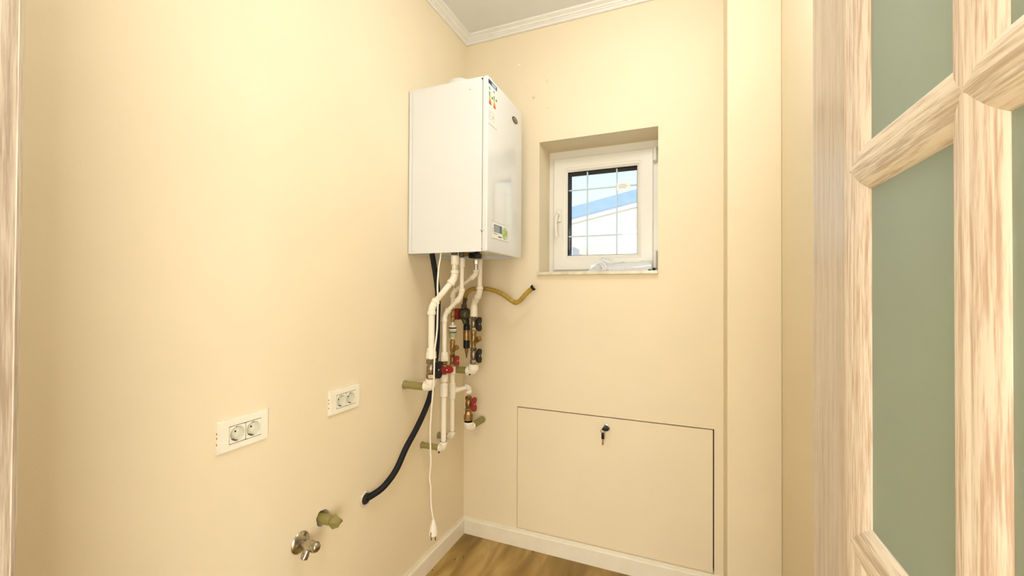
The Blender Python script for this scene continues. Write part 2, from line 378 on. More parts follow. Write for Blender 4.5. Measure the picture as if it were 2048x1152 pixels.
# ------------------------------------------------------------------ window
WN = sroot('window_1', ((WX0 + WX1) / 2, 0.2, WZ0))
def rect_frame(bm, o, i, y0, y1):
    """o,i = (x0,x1,z0,z1) outer / inner; mitred frame between y0 (room side) and y1"""
    O = [(o[0], o[2]), (o[1], o[2]), (o[1], o[3]), (o[0], o[3])]; I = [(i[0], i[2]), (i[1], i[2]), (i[1], i[3]), (i[0], i[3])]
    v = {}
    for k in range(4):
        for y in (y0, y1):
            v['o', k, y] = bm.verts.new((O[k][0], y, O[k][1])); v['i', k, y] = bm.verts.new((I[k][0], y, I[k][1]))
    for k in range(4):
        j = (k + 1) % 4
        bm.faces.new((v['o', k, y0], v['o', j, y0], v['i', j, y0], v['i', k, y0])); bm.faces.new((v['o', k, y1], v['o', j, y1], v['i', j, y1], v['i', k, y1]))
        bm.faces.new((v['o', k, y0], v['o', j, y0], v['o', j, y1], v['o', k, y1])); bm.faces.new((v['i', k, y0], v['i', j, y0], v['i', j, y1], v['i', k, y1]))
def profile_frame(bm, r, prof):
    """sweep prof [(inset, y)] round rectangle r=(x0,x1,z0,z1) with mitred corners"""
    rings = []
    for k in range(4):
        rg = []
        for s, y in prof:
            x = r[0] + s if k in (0, 3) else r[1] - s; z = r[2] + s if k in (0, 1) else r[3] - s
            rg.append(bm.verts.new((x, y, z)))
        rings.append(rg)
    n = len(prof)
    for k in range(4):
        a, c = rings[k], rings[(k + 1) % 4]
        for i in range(n): bm.faces.new((a[i], a[(i + 1) % n], c[(i + 1) % n], c[i]))
SX0, SX1, SZ0, SZ1 = 0.4515, 0.9650, 1.4190, 2.0212
GX0, GX1, GZ0, GZ1 = SX0 + 0.077, SX1 - 0.077, SZ0 + 0.077, SZ1 - 0.077
b = B(); rect_frame(b, (WX0, WX1, WZ0, WZ1), (0.475, 0.945, 1.445, 1.995), 0.180, 0.258); obj('window_frame', b, M['pvc'], WN)
b = B(); profile_frame(b, (SX0, SX1, SZ0, SZ1), [(0.0, 0.179), (0.0, 0.168), (0.004, 0.1645), (0.056, 0.1645), (0.058, 0.166), (0.060, 0.1655), (0.066, 0.1665), (GX0 - SX0, 0.175), (GX0 - SX0, 0.262), (0.02, 0.262), (0.02, 0.179)])
sash = obj('sash', b, M['pvc'], WN)
b = B(); profile_frame(b, (GX0 - 0.001, GX1 + 0.001, GZ0 - 0.001, GZ1 + 0.001), [(0.0, 0.1775), (0.003, 0.1775), (0.003, 0.180), (0.0, 0.180)]); obj('gasket', b, M['gasket'], sash)
b = B(); rect_frame(b, (GX0 - 0.001, GX1 + 0.001, GZ0 - 0.001, GZ1 + 0.001), (GX0 + 0.002, GX1 - 0.002, GZ0 + 0.002, GZ1 - 0.002), 0.1835, 0.256); obj('spacer', b, M['gasket'], sash)
for y in (0.181, 0.2565):
    b = B(); box(b, (GX0 - 0.004, y, GZ0 - 0.004), (GX1 + 0.004, y + 0.002, GZ1 + 0.004)); obj('pane', b, M['glass'], sash)
for x in (0.6308, 0.7841):
    b = B(); box(b, (x - 0.003, 0.187, GZ0 + 0.001), (x + 0.003, 0.199, GZ1 - 0.001), 0.001, 1); obj('glazing_bar', b, M['muntin'], sash)
for z in (1.8495, 1.6003):
    b = B(); box(b, (GX0 + 0.001, 0.188, z - 0.003), (GX1 - 0.001, 0.198, z + 0.003), 0.001, 1); obj('glazing_bar', b, M['muntin'], sash)
# sticker left on the pane
p0, p1, p2, p3 = PY(1234, 366, 0.1795), PY(1260, 364, 0.1795), PY(1260, 378, 0.1795), PY(1235, 381, 0.1795)
b = B(); box(b, (p0.x, 0.1800, p3.z), (p1.x, 0.1808, p0.z)); st = obj('sticker', b, M['paper'], sash, label='small printed sticker on the pane')
for k in range(3):
    z = p3.z + (p0.z - p3.z) * (0.28 + 0.2 * k)
    b = B(); box(b, (p0.x + 0.010, 0.1796, z), (p0.x + 0.045 + 0.008 * (k % 2), 0.1801, z + 0.003)); obj('print', b, M['print_grey'], sash)
# handle: rosette and lever hanging down
h = PY(1118, 432, 0.164)
b = B(); box(b, (h.x - 0.014, 0.1545, h.z - 0.035), (h.x + 0.014, 0.165, h.z + 0.035), 0.006, 3); hd = obj('handle', b, M['pvc'], sash, smooth=True)
b = B(); tube(b, cat_rom([(h.x, 0.158, h.z), (h.x, 0.135, h.z + 0.004), (h.x - 0.001, 0.118, h.z - 0.012), (h.x - 0.003, 0.112, h.z - 0.05), (h.x - 0.002, 0.117, h.z - 0.095), (h.x, 0.121, h.z - 0.118)]), 0.0085, 10); obj('lever', b, M['pvc'], hd, smooth=True)
# hinges on the right
for (za, zb) in ((1.948, 2.024), (1.418, 1.512)):
    b = B(); box(b, (0.966, 0.158, za), (0.986, 0.181, zb), 0.006, 3); lathe(b, (0.974, 0.155, za + 0.004), (0, 0, 1), [(0, 0.006), (0.002, 0.0085), (zb - za - 0.01, 0.0085), (zb - za - 0.008, 0.006)], 14)
    obj('hinge', b, M['pvc'], WN, smooth=True)
b = B(); box(b, (WX0 - 0.003, -0.022, 1.3865), (WX1 + 0.001, 0.0, 1.4015), 0.002); box(b, (WX0 + 0.0005, -0.002, 1.3995), (WX1 - 0.0005, 0.178, 1.4015)); obj('window_sill', b, M['marble'], WN)

# ------------------------------------------------------------------ open door leaf along the right wall
XL = CAM.x + 0.2                     # plane of the flat stile
D1 = sroot('door_1', (XL + 0.02, -1.59, 0))
DY_far, DY_hinge, DH = -1.172, -2.003, 2.04
RY = [-1.3596, -1.5875, -1.8154]     # ridge lines of the glazing beads, far to near
RZ = [0.13, 0.531, 0.9926, 1.454, 1.915]
b = B(); box(b, (XL, RY[0] + 0.0215, 0.008), (XL + 0.040, DY_far, DH), 0.002); obj('stile', b, M['oakf'], D1)
b = B(); box(b, (XL, DY_hinge, 0.008), (XL + 0.040, RY[2] - 0.0215, DH), 0.002); obj('stile', b, M['oakf'], D1)
b = B(); box(b, (XL, RY[2] - 0.0215, RZ[4] + 0.0215), (XL + 0.040, RY[0] + 0.0215, DH)); obj('rail', b, M['oakh'], D1)
b = B(); box(b, (XL, RY[2] - 0.0215, 0.008), (XL + 0.040, RY[0] + 0.0215, RZ[0] - 0.0215)); obj('rail', b, M['oakh'], D1)
# bead profile: s = distance from the ridge towards the glass, e = height above the stile plane
PRF = [(0.0, 0.0055), (0.0035, 0.0053), (0.0055, 0.0043), (0.0065, 0.0044), (0.013, 0.0036), (0.019, 0.0018), (0.0245, -0.0012), (0.028, -0.0042), (0.0300, -0.0072), (0.0302, -0.014)]
EDG = [(-0.0215, -0.001), (-0.0215, 0.0042), (-0.0200, 0.0058), (-0.012, 0.0062), (-0.003, 0.0057)]
def bead(y0, y1, z0, z1, side, outer, ends):
    """one mitred bead of the pane cell (y0 near edge < y1 far edge); outer beads carry the band over the stile joint"""
    prof = ([] if not outer else [(s, e) for s, e in EDG]) + PRF
    prof = prof + [(0.0302, -0.020), (prof[0][0], -0.020)]
    bm = B(); E = [[], []]
    for s, e in prof:
        x = XL - e
        k0, k1 = (max(s, 0.0) if q is False else s for q in ends)      # the outer band runs on only at the door's own corners
        if side == 'far': pa, pb = (x, y1 - s, z0 + k0), (x, y1 - s, z1 - k1)
        if side == 'near': pa, pb = (x, y0 + s, z0 + k0), (x, y0 + s, z1 - k1)
        if side == 'top': pa, pb = (x, y0 + k0, z1 - s), (x, y1 - k1, z1 - s)
        if side == 'low': pa, pb = (x, y0 + k0, z0 + s), (x, y1 - k1, z0 + s)
        E[0].append(bm.verts.new(pa)); E[1].append(bm.verts.new(pb))
    n = len(prof)
    for i in range(n): bm.faces.new((E[0][i], E[0][(i + 1) % n], E[1][(i + 1) % n], E[1][i]))
    bm.faces.new(E[0]); bm.faces.new(E[1][::-1])
    return obj('glazing_bead', bm, M['oakv'] if side in ('far', 'near') else M['oakh'], D1, smooth=True)
for r in range(4):
    for c in range(2):
        y1, y0, z0, z1 = RY[c], RY[c + 1], RZ[r], RZ[r + 1]
        bead(y0, y1, z0, z1, 'far', c == 0, (r == 0, r == 3)); bead(y0, y1, z0, z1, 'near', c == 1, (r == 0, r == 3))
        bead(y0, y1, z0, z1, 'low', r == 0, (c == 1, c == 0)); bead(y0, y1, z0, z1, 'top', r == 3, (c == 1, c == 0))
        b = B(); box(b, (XL + 0.0062, y0 + 0.029, z0 + 0.029), (XL + 0.0102, y1 - 0.029, z1 - 0.029)); obj('pane', b, M['frost'], D1)
# solid bars behind the beads, on the far side of the glass
for z in RZ[1:4]:
    b = B(); box(b, (XL + 0.012, RY[2] - 0.0215, z - 0.0295), (XL + 0.038, RY[0] + 0.0215, z + 0.0295), 0.003); obj('back_bar', b, M['oakh'], D1)
b = B(); box(b, (XL + 0.0125, RY[1] - 0.0295, RZ[0] - 0.0215), (XL + 0.0385, RY[1] + 0.0295, RZ[4] + 0.0215), 0.003); obj('back_bar', b, M['oakv'], D1)
for y in (RY[0], RY[2]):
    sg = 1 if y == RY[0] else -1
    b = B(); lo, hi = sorted((y + sg * 0.0215, y - sg * 0.0295)); box(b, (XL + 0.0122, lo, RZ[0] - 0.0215), (XL + 0.0395, hi, RZ[4] + 0.0215)); obj('back_bar', b, M['oakv'], D1)
# right jamb the leaf is hung on
J2 = sroot('trim_4', (1.36, -2.03, 0))
b = B(); box(b, (XL + 0.045, -2.15, 0), (1.375, -2.004, 2.10), 0.002); obj('jamb_lining', b, M['oakv'], J2)
b = B(); box(b, (0.502, -2.13, 2.055), (XL + 0.045, -2.012, 2.10)); obj('head_lining', b, M['oakh'], J2)
for z in (0.25, 1.8):
    b = B(); lathe(b, (XL + 0.040, -2.0035, z), (0, 0, 1), [(0, 0.003), (0.003, 0.006), (0.09, 0.006), (0.093, 0.003)], 12); obj('hinge', b, M['steel'], J2, smooth=True)

# ------------------------------------------------------------------ pendant lamp added to light walls and ceiling (above and out of the frame)
L = thing('added_pendant_lamp', (0.98, -1.00, 2.37), 'added short pendant lamp with opal glass globe, out of view', 'lamp')
b = B(); lathe(b, (0.98, -1.00, ZC), (0, 0, -1), [(0, 0.055), (0.018, 0.055), (0.026, 0.045), (0.030, 0.012), (0.085, 0.012), (0.088, 0.034), (0.118, 0.034)], 32); obj('lamp_base', b, M['white'], L, smooth=True)
b = B(); lathe(b, (0.98, -1.00, 2.575), (0, 0, -1), [(0.105 - 0.105 * math.cos(math.radians(a)), 0.105 * math.sin(math.radians(a))) for a in range(18, 181, 9)], 36); obj('globe', b, emis('added_lamp_globe', (0.96, 0.98, 1.0), LAMP_STRENGTH), L, smooth=True)

# ------------------------------------------------------------------ access panel in the back wall
A = thing('access_panel', ((HX0 + HX1) / 2, 0.01, HZ0), 'flush cream access panel with a lock, in the wall below the window', 'access panel')
b = B(); box(b, (HX0 + 0.0018, 0.0005, HZ0 + 0.0018), (HX1 - 0.0050, 0.019, HZ1 - 0.0050), 0.0008, 1); obj('panel', b, M['wall'], A)
b = B(); box(b, (HX0 + 0.0002, 0.040, HZ0 + 0.0002), (HX1 - 0.0002, 0.0498, HZ1 - 0.0002)); obj('void_lining', b, M['dark'], A)
lk = Vector((0.7647, 0.0, 0.6667))
b = B(); lathe(b, lk + Vector((0, 0.001, 0)), (0, -1, 0), [(0, 0.0105), (0.002, 0.0105), (0.003, 0.009), (0.0032, 0.005)], 20); obj('lock', b, M['steel'], A, smooth=True)
K = thing('key_bunch', lk + Vector((0, -0.02, -0.06)), 'black headed key in the panel lock with a second key dangling', 'keys')
b = B()
pts = [(0.026 * math.cos(a), 0.0075 * math.sin(a)) for a in [2 * math.pi * i / 20 for i in range(20)]]
prism(b, [(lk.x + 0.003 + p[0] * 0.62, lk.z - 0.006 + p[1]) for p in pts], 1, lk.y - 0.010, lk.y - 0.036); box(b, (lk.x - 0.001, -0.012, lk.z - 0.004), (lk.x + 0.001, -0.002, lk.z + 0.003)); obj('key', b, M['black'], K, smooth=True)
b = B(); cr = Vector((lk.x - 0.010, -0.030, lk.z - 0.016))
tube(b, [cr + Vector((0.0095 * math.cos(2 * math.pi * i / 20), 0.002 * math.cos(2 * math.pi * i / 20), 0.0095 * math.sin(2 * math.pi * i / 20))) for i in range(21)], 0.0011, 8); obj('ring', b, M['darkmetal'], K, smooth=True)
b = B(); box(b, (cr.x - 0.0065, -0.033, cr.z - 0.038), (cr.x + 0.0075, -0.027, cr.z - 0.007), 0.003, 2); k2 = obj('key', b, M['black'], K, smooth=True)
b = B(); box(b, (cr.x - 0.0025, -0.031, cr.z - 0.066), (cr.x + 0.003, -0.029, cr.z - 0.037)); box(b, (cr.x - 0.004, -0.031, cr.z - 0.060), (cr.x - 0.002, -0.029, cr.z - 0.052)); obj('blade', b, M['copper'], k2)

# ------------------------------------------------------------------ boiler
BX, BY0, BY1, BZ0, BZ1 = 0.3817, -0.5135, -0.1323, 1.4623, 2.1683
BO = thing('gas_boiler', (0.19, -0.32, BZ0), 'white wall-hung gas boiler with energy sticker and green button', 'boiler')
b = B(); box(b, (0.004, BY0, BZ0), (0.0205, BY1, BZ1), 0.002); obj('back_frame', b, M['enamel'], BO)
for y0, y1 in ((BY0, BY0 + 0.004), (BY1 - 0.004, BY1)):
    b = B(); box(b, (0.022, y0, BZ0), (0.3567, y1, BZ1 - 0.001), 0.0012); obj('side_panel', b, M['enamel'], BO)
b = B(); box(b, (0.021, BY0 + 0.005, BZ1 - 0.006), (0.355, BY1 - 0.005, BZ1 - 0.002)); obj('top_panel', b, M['enamel'], BO)
b = B(); box(b, (0.021, BY0 + 0.0045, BZ0 + 0.016), (0.355, BY1 - 0.0045, BZ0 + 0.020)); obj('bottom_panel', b, M['enamel'], BO)
b = B(); box(b, (0.3570, BY0, BZ0), (BX, BY1, BZ1), 0.0055, 3); obj('front_cover', b, M['enamelg'], BO, smooth=True)
# flue cap on the roof of the casing
b = B(); lathe(b, (0.146, -0.32, BZ1 - 0.002), (0, 0, 1), [(0, 0.062), (0.06, 0.062), (0.064, 0.058), (0.075, 0.056), (0.092, 0.054), (0.104, 0.046), (0.109, 0.02)], 32); obj('flue_cap', b, M['enamel'], BO, smooth=True)
# cover screw on the side and worn spots near the lower seam
s = PY(940, 179, BY0)
b = B(); lathe(b, (s.x, BY0 + 0.0005, s.z), (0, -1, 0), [(0, 0.003), (0.001, 0.003), (0.0016, 0.0018)], 12); obj('screw', b, M['print_grey'], BO, smooth=True)
for (u, v, r_) in ((961.5, 460, .0016), (963.5, 462, .0020), (967, 461, .0014), (963, 463.5, .0012), (962.8, 498, .0015), (963.2, 503, .0018), (964.6, 157, .003)):
    s = PY(u, v, BY0); b = B(); box(b, (s.x - r_, BY0 - 0.0004, s.z - r_), (s.x + r_, BY0 + 0.001, s.z + r_ * 0.8)); obj('chip', b, M['dark'], BO)
# energy sticker on the front
xf = BX + 0.0003
LY0, LY1, LZ0, LZ1 = -0.5090, -0.4272, 1.9762, 2.1548
b = B(); box(b, (BX - 0.001, LY0, LZ0), (xf, LY1, LZ1)); ES = obj('energy_label', b, M['paper'], BO, label='energy rating sticker with two coloured scales')
def lab(name, u0, u1, v0, v1, m, arrow=0.0, lift=0.0005):
    y = lambda u: LY0 + (LY1 - LY0) * u
    z = lambda v: LZ1 - (LZ1 - LZ0) * v
    bm = B(); pts = [(y(u0), z(v0)), (y(u1 - arrow), z(v0))] + ([(y(u1), z((v0 + v1) / 2))] if arrow else []) + [(y(u1 - arrow), z(v1)), (y(u0), z(v1))]
    if arrow < 0: pts = [(y(u0), z((v0 + v1) / 2)), (y(u0 - arrow), z(v0)), (y(u1), z(v0)), (y(u1), z(v1)), (y(u0 - arrow), z(v1))]
    prism(bm, pts, 0, xf - 0.0003, xf + lift); return obj(name, bm, m, ES)
lab('print', 0.0, 0.36, 0.0, 0.095, M['print_navy']); lab('print', 0.36, 1.0, 0.0, 0.095, M['print_blue'])
for k in range(4): lab('print', 0.40 + 0.11 * k, 0.47 + 0.11 * k, 0.03, 0.068, M['print_pale'], lift=0.0008)
lab('print', 0.88, 0.96, 0.02, 0.085, M['print_navy'], lift=0.0008)
for k, (a, c) in enumerate(((0.05, 0.14), (0.10, 0.20))): lab('print', a, c, 0.165 + 0.03 * k, 0.195 + 0.03 * k, M['print_black'])
lab('print', 0.58, 0.70, 0.165, 0.182, M['print_black']); lab('print', 0.63, 0.66, 0.15, 0.215, M['print_black'])
for k in range(7):
    z = 0.275 + 0.040 * k; lab('scale_arrow', 0.06, 0.20 + 0.028 * k, z, z + 0.032, M['print_class_%d' % k], 0.04)
    z = 0.275 + 0.040 * k; lab('scale_arrow', 0.58, 0.72 + 0.025 * k, z, z + 0.032, M['print_class_%d' % k], 0.04)
lab('class_tag', 0.36, 0.50, 0.335, 0.385, M['print_black'], -0.05); lab('class_tag', 0.85, 0.98, 0.300, 0.350, M['print_black'], -0.05)
for (u0, u1, v0, v1) in ((0.05, 0.44, 0.70, 0.706), (0.05, 0.44, 0.875, 0.881), (0.05, 0.062, 0.70, 0.88), (0.428, 0.44, 0.70, 0.88), (0.50, 0.72, 0.70, 0.706), (0.50, 0.72, 0.875, 0.881), (0.70, 0.712, 0.70, 0.88)): lab('print', u0, u1, v0, v1, M['print_grey'])
lab('print', 0.12, 0.22, 0.745, 0.765, M['print_grey']); lab('print', 0.10, 0.18, 0.80, 0.83, M['print_grey']); lab('print', 0.50, 0.60, 0.76, 0.83, M['print_grey']); lab('print', 0.0, 1.0, 0.992, 1.0, M['print_grey'])
# oval maker's badge
c = Vector((BX, -0.2263, 2.0952))
def oval(bm, cy_, cz_, ry, rz, x0, x1, n=28):
    prism(bm, [(cy_ + ry * math.cos(2 * math.pi * i / n), cz_ + rz * math.sin(2 * math.pi * i / n)) for i in range(n)], 0, x0, x1)
b = B(); oval(b, c.y, c.z, 0.032, 0.0135, BX - 0.001, BX + 0.0022); bd = obj('badge', b, M['darkmetal'], BO, label='dark oval badge with silver strokes')
b = B(); oval(b, c.y + 0.002, c.z - 0.001, 0.026, 0.0095, BX + 0.002, BX + 0.003); obj('badge_face', b, M['bronze'], bd)
for k in range(4):
    b = B(); box(b, (BX + 0.0028, c.y - 0.018 + 0.009 * k, c.z - 0.005), (BX + 0.0036, c.y - 0.014 + 0.009 * k, c.z + 0.005)); obj('print', b, M['print_black'] if k % 2 else M['steel'], bd)
# control panel
CY0, CY1, CZ0, CZ1 = -0.4697, -0.3000, 1.5214, 1.5884
b = B(); box(b, (BX - 0.001, CY0 - 0.0015, CZ0 - 0.0015), (BX + 0.0006, CY1 + 0.0015, CZ1 + 0.0022)); CPN = obj('control_panel', b, M['print_grey'], BO)
b = B(); box(b, (BX, CY0, CZ0), (BX + 0.0014, CY1, CZ1), 0.0004, 1); obj('fascia', b, M['paper'], CPN)
b = B(); box(b, (BX + 0.001, -0.4512, 1.5486), (BX + 0.0020, -0.3700, 1.5790)); obj('display', b, M['print_black'], CPN)
b = B(); box(b, (BX + 0.0018, -0.4495, 1.5495), (BX + 0.0026, -0.3765, 1.5758)); obj('screen', b, M['lcd'], CPN)
b = B(); box(b, (BX + 0.0024, -0.395, 1.5495), (BX + 0.0030, -0.385, 1.5758)); obj('screen', b, M['print_navy'], CPN)
b = B(); oval(b, -0.3393, 1.5545, 0.0240, 0.0268, BX + 0.001, BX + 0.0045); gb = obj('button_ring', b, M['lime'], CPN)
for dz in (0.019, -0.019):
    b = B(); box(b, (BX + 0.004, -0.3430, 1.5545 + dz - 0.0035), (BX + 0.0050, -0.3350, 1.5545 + dz + 0.0035)); obj('print', b, M['paper'], gb)
b = B(); oval(b, -0.3393, 1.5545, 0.010, 0.010, BX + 0.004, BX + 0.0060, 20); obj('button', b, M['print_olive'], gb)
for k in range(4):
    b = B(); box(b, (BX + 0.001, -0.4555 + 0.011 * k, 1.5385 + (0.001 if k % 2 else 0)), (BX + 0.0018, -0.4475 + 0.011 * k, 1.5460 - 0.001 * k)); obj('print', b, M['print_olive'], CPN)
for k in range(6):
    b = B(); box(b, (BX + 0.001, -0.4085 + 0.0062 * k, 1.5300), (BX + 0.0018, -0.4040 + 0.0062 * k, 1.5345 + 0.001 * (k % 2))); obj('print', b, M['print_black'], CPN)
b = B(); box(b, (BX + 0.001, -0.4650, 1.5455), (BX + 0.0018, -0.4610, 1.5645)); obj('print', b, M['print_olive'], CPN)
# fittings under the casing
def under(name, m, u0, u1, v0, v1, x, dep, seg=16):
    p = PX((u0 + u1) / 2, v1, x); r_ = (u1 - u0) / 2 / 440.0
    bm = B(); lathe(bm, (p.x, p.y, zat(p.x, p.y, v1)), (0, 0, 1), [(0, r_ * .9), (0.004, r_), (max(0.01, BZ0 + 0.016 - zat(p.x, p.y, v1)), r_)], seg); return obj(name, bm, m, BO, smooth=seg > 8)
under('union_nut', M['darkmetal'], 903, 915, 500, 509.5, 0.2, 0, 6); under('union_nut', M['darkmetal'], 918, 929, 500, 514, 0.2, 0, 6)
p = PX(950, 512, 0.215)
b = B(); box(b, (p.x - 0.02, p.y - 0.03, p.z - 0.012), (p.x + 0.022, p.y + 0.03, BZ0 + 0.016), 0.006, 2); lathe(b, (p.x + 0.03, p.y - 0.06, p.z + 0.005), (1, -0.2, 0), [(0, 0.006), (0.003, 0.009), (0.02, 0.009), (0.024, 0.006)], 14); obj('fill_valve', b, M['black'], BO, smooth=True)
p = PX(934, 509, 0.19)
b = B(); box(b, (p.x - 0.015, p.y - 0.012, p.z - 0.008), (p.x + 0.012, p.y + 0.012, BZ0 + 0.016), 0.002); obj('relief_valve', b, M['brass'], BO)

# ------------------------------------------------------------------ plumbing
def straight(T, a, c, r, m='ppr', name='pipe'):
    a, c = Vector(a), Vector(c); bm = B(); lathe(bm, a, c - a, [(0, r), ((c - a).length, r)], 20); return obj(name, bm, M[m], T, smooth=True)
def socket(T, a, c, r, m='ppr', name='coupling', lip=True):
    a, c = Vector(a), Vector(c); Ln = (c - a).length; bm = B()
    lathe(bm, a, c - a, [(0, r * .90), (0.0015, r), (Ln - 0.0015, r), (Ln, r * .90)], 22); return obj(name, bm, M[m], T, smooth=True)
def elbow(T, p, d_in, d_out, r, a1, a2, m='ppr', collar=1.16):
    """bent fitting about p: comes along d_in, leaves along d_out; a1, a2 leg lengths; collared mouths"""
    p = Vector(p); di = Vector(d_in).normalized(); do = Vector(d_out).normalized(); bm = B()
    k = min(a1, a2) * 0.75; pts = [p - di * a1]
    for i in range(9):
        t = i / 8; pts.append((1 - t) ** 2 * (p - di * k) + 2 * t * (1 - t) * p + t * t * (p + do * k))
    pts.append(p + do * a2); tube(bm, pts, r, 20)
    cl = min(0.014, a1 * .5)
    lathe(bm, p - di * a1, di, [(0, r * 1.02), (0.001, r * collar), (cl, r * collar), (cl + 0.0015, r)], 20)
    lathe(bm, p + do * a2, -do, [(0, r * 1.02), (0.001, r * collar), (cl, r * collar), (cl + 0.0015, r)], 20)
    return obj('elbow', bm, M[m], T, smooth=True)
def brass_valve(T, x, y, zt, zb, r, m, hand, hm, hand_dir=(1, 0, 0), hlen=0.07, flat_=False, hoff=0.0, stem=0.008):
    """ball valve on a vertical pipe between zt and zb with a butterfly handle"""
    H = zt - zb; bm = B()
    lathe(bm, (x, y, zb), (0, 0, 1), [(0, r * .78), (H * .06, r * .82)], 20)
    lathe(bm, (x, y, zb + H * .04), (0, 0, 1), [(0, r * .95), (0.002, r * 1.05), (H * .20, r * 1.05), (H * .22, r * .92)], 6)
    lathe(bm, (x, y, zb + H * .26), (0, 0, 1), [(0, r * .72), (H * .06, r * .94), (H * .24, r * 1.0), (H * .40, r * .94), (H * .46, r * .74)], 22)
    lathe(bm, (x, y, zb + H * .74), (0, 0, 1), [(0, r * .92), (0.002, r * 1.08), (H * .18, r * 1.08), (H * .20, r * .95)], 6, 0.3)
    lathe(bm, (x, y, zb + H * .02), (0, 0, 1), [(0, r * .74), (H * .96, r * .74)], 16)
    v = obj('ball_valve', bm, M[m], T, smooth=True)
    if hand:
        d = Vector(hand_dir).normalized(); c = Vector((x, y, zb + H * (.5 + hoff))); tip = c + d * (r * 1.05 + stem - 0.004)
        bm = B(); lathe(bm, c, d, [(0, r * .45), (r * 1.05 + stem, r * .40)], 12); obj('stem', bm, M[m], v, smooth=True)
        # butterfly: long axis up (open) or sideways (closed)
        w = Vector((0, 0, 1)).cross(d).normalized(); up = Vector((0, 0, 1))
        la, sa = (w, up) if flat_ else (up, w)
        bm = B(); n = 28; f_, k_ = [], []
        for i in range(n):
            t = 2 * math.pi * i / n; ct, st_ = math.cos(t), math.sin(t)
            rad = hlen / 2 * (0.40 + 0.60 * abs(ct) ** 1.2)
            q = la * (rad * ct) + sa * (rad * 0.95 * st_)
            bow = 0.006 * abs(ct) ** 2
            f_.append(bm.verts.new(tip + q + d * (0.004 + bow))); k_.append(bm.verts.new(tip + q * 0.97 + d * (0.013 + bow)))
        for i in range(n): bm.faces.new((f_[i], f_[(i + 1) % n], k_[(i + 1) % n], k_[i]))
        cf = bm.verts.new(tip + d * 0.002); ck = bm.verts.new(tip + d * 0.014)
        for i in range(n): bm.faces.new((cf, f_[(i + 1) % n], f_[i])); bm.faces.new((ck, k_[i], k_[(i + 1) % n]))
        hd_ = obj('handle', bm, M[hm], v, smooth=True, label='%s butterfly handle' % ('black' if hm == 'black' else 'red'))
        bm = B(); lathe(bm, tip + d * 0.012, d, [(0, 0.0034), (0.003, 0.0034), (0.004, 0.002)], 10); obj('screw', bm, M['steel'], v, smooth=True)
    return v
def y_strainer(T, x, y, zt, zb, r, m, br=(0.75, 0.1, 0.65), bl=0.036):
    H = zt - zb; bm = B()
    lathe(bm, (x, y, zb), (0, 0, 1), [(0, r * .8), (H * .14, r * .8), (H * .3, r * .95), (H * .62, r * .95), (H * .78, r * .85), (H * .80, r * 1.0), (H, r * 1.0)], 20)
    v = obj('strainer', bm, M[m], T, smooth=True)
    d = Vector(br).normalized(); p = Vector((x, y, zb + H * .28)); bm = B()
    lathe(bm, p, d, [(0, r * .85), (bl * .62, r * .85)], 18); lathe(bm, p + d * bl * .58, d, [(0, r * .8), (0.0015, r * 1.0), (bl * .34, r * 1.0), (bl * .40, r * .7)], 6)
    obj('strainer_plug', bm, M[m], v, smooth=True); return v
DN = Vector((0, 0, -1)); LEFT = Vector((-1, 0, 0))
WALLP = []
def wall_stub(T, x, y, z, x_end, r):
    bm = B(); lathe(bm, (0.0, y, z), (1, 0, 0), [(-0.004, r), (0.0, r * 1.16), (0.006, r * 1.16), (0.010, r), (x_end, r)], 20); obj('wall_sleeve', bm, M['olive'], T, smooth=True)
    bm = B(); n = 20; rim = []
    for i in range(n):
        t = 2 * math.pi * i / n; k = 1.34 + 0.22 * random.random(); rim.append((y + r * k * math.cos(t), z + r * k * math.sin(t)))
    prism(bm, rim, 0, -0.002, 0.0022); obj('plaster_patch', bm, M['plaster'], T)

def run(name, label, top, low, v_top, v_s1, v_s2, r, rs, socket_top):
    """white pipe hanging from the boiler: straight, set back through two 45 degree elbows, then straight"""
    tx, ty = top; lx, ly = low
    T = thing(name, (lx, ly, 0.5), label, 'pipe', 'pipes under the boiler')
    zt = zat(tx, ty, v_top); z1 = zat(tx, ty, v_s1); z2 = zat(lx, ly, v_s2)
    p1, p2 = Vector((tx, ty, z1)), Vector((lx, ly, z2)); dg = (p2 - p1).normalized()
    if socket_top: socket(T, (tx, ty, zt), (tx, ty, zt - socket_top), rs); straight(T, (tx, ty, zt - socket_top + 0.002), p1 - DN * 0.02 + Vector((0, 0, 0)), r)
    else: straight(T, (tx, ty, zt), p1 + Vector((0, 0, 0.02)), r)
    a = min(0.034, (p2 - p1).length * 0.42)
    elbow(T, p1, DN, dg, r * 1.22, 0.034, a); elbow(T, p2, dg, DN, r * 1.22, a, 0.034)
    if (p2 - p1).length > 2 * a + 0.004: straight(T, p1 + dg * (a - 0.004), p2 - dg * (a - 0.004), r)
    return T, z2

# run A: widest, leftmost, black handle
ax, ay = 0.1356, -0.5303
T, z2 = run('heating_pipe', 'widest white pipe under the boiler, its nickel valve beside the power cord', (0.2, -0.4517), (ax, ay), 511, 556, 613, 0.0125, 0.0172, 0.04)
zv = lambda v: zat(ax, ay, v)
straight(T, (ax, ay, z2 - 0.03), (ax, ay, zv(697)), 0.0127)
bm = B(); lathe(bm, (ax, ay, zv(717)), (0, 0, 1), [(0, 0.0195), (0.002, 0.0215), (zv(703) - zv(717), 0.0205), (zv(702.5) - zv(717), 0.018), (zv(695) - zv(717), 0.0172)], 24); obj('adapter', bm, M['ppr'], T, smooth=True)
brass_valve(T, ax, ay, zv(716.5), zv(758), 0.0192, 'bronze', True, 'black', (0.97, -0.25, 0), 0.073, stem=0.014)
zc_ = zv(773)
socket(T, (ax, ay, zv(757.5)), (ax, ay, zv(766)), 0.0235)
elbow(T, (ax, ay, zc_), DN, LEFT, 0.0195, 0.020, 0.030, collar=1.08)
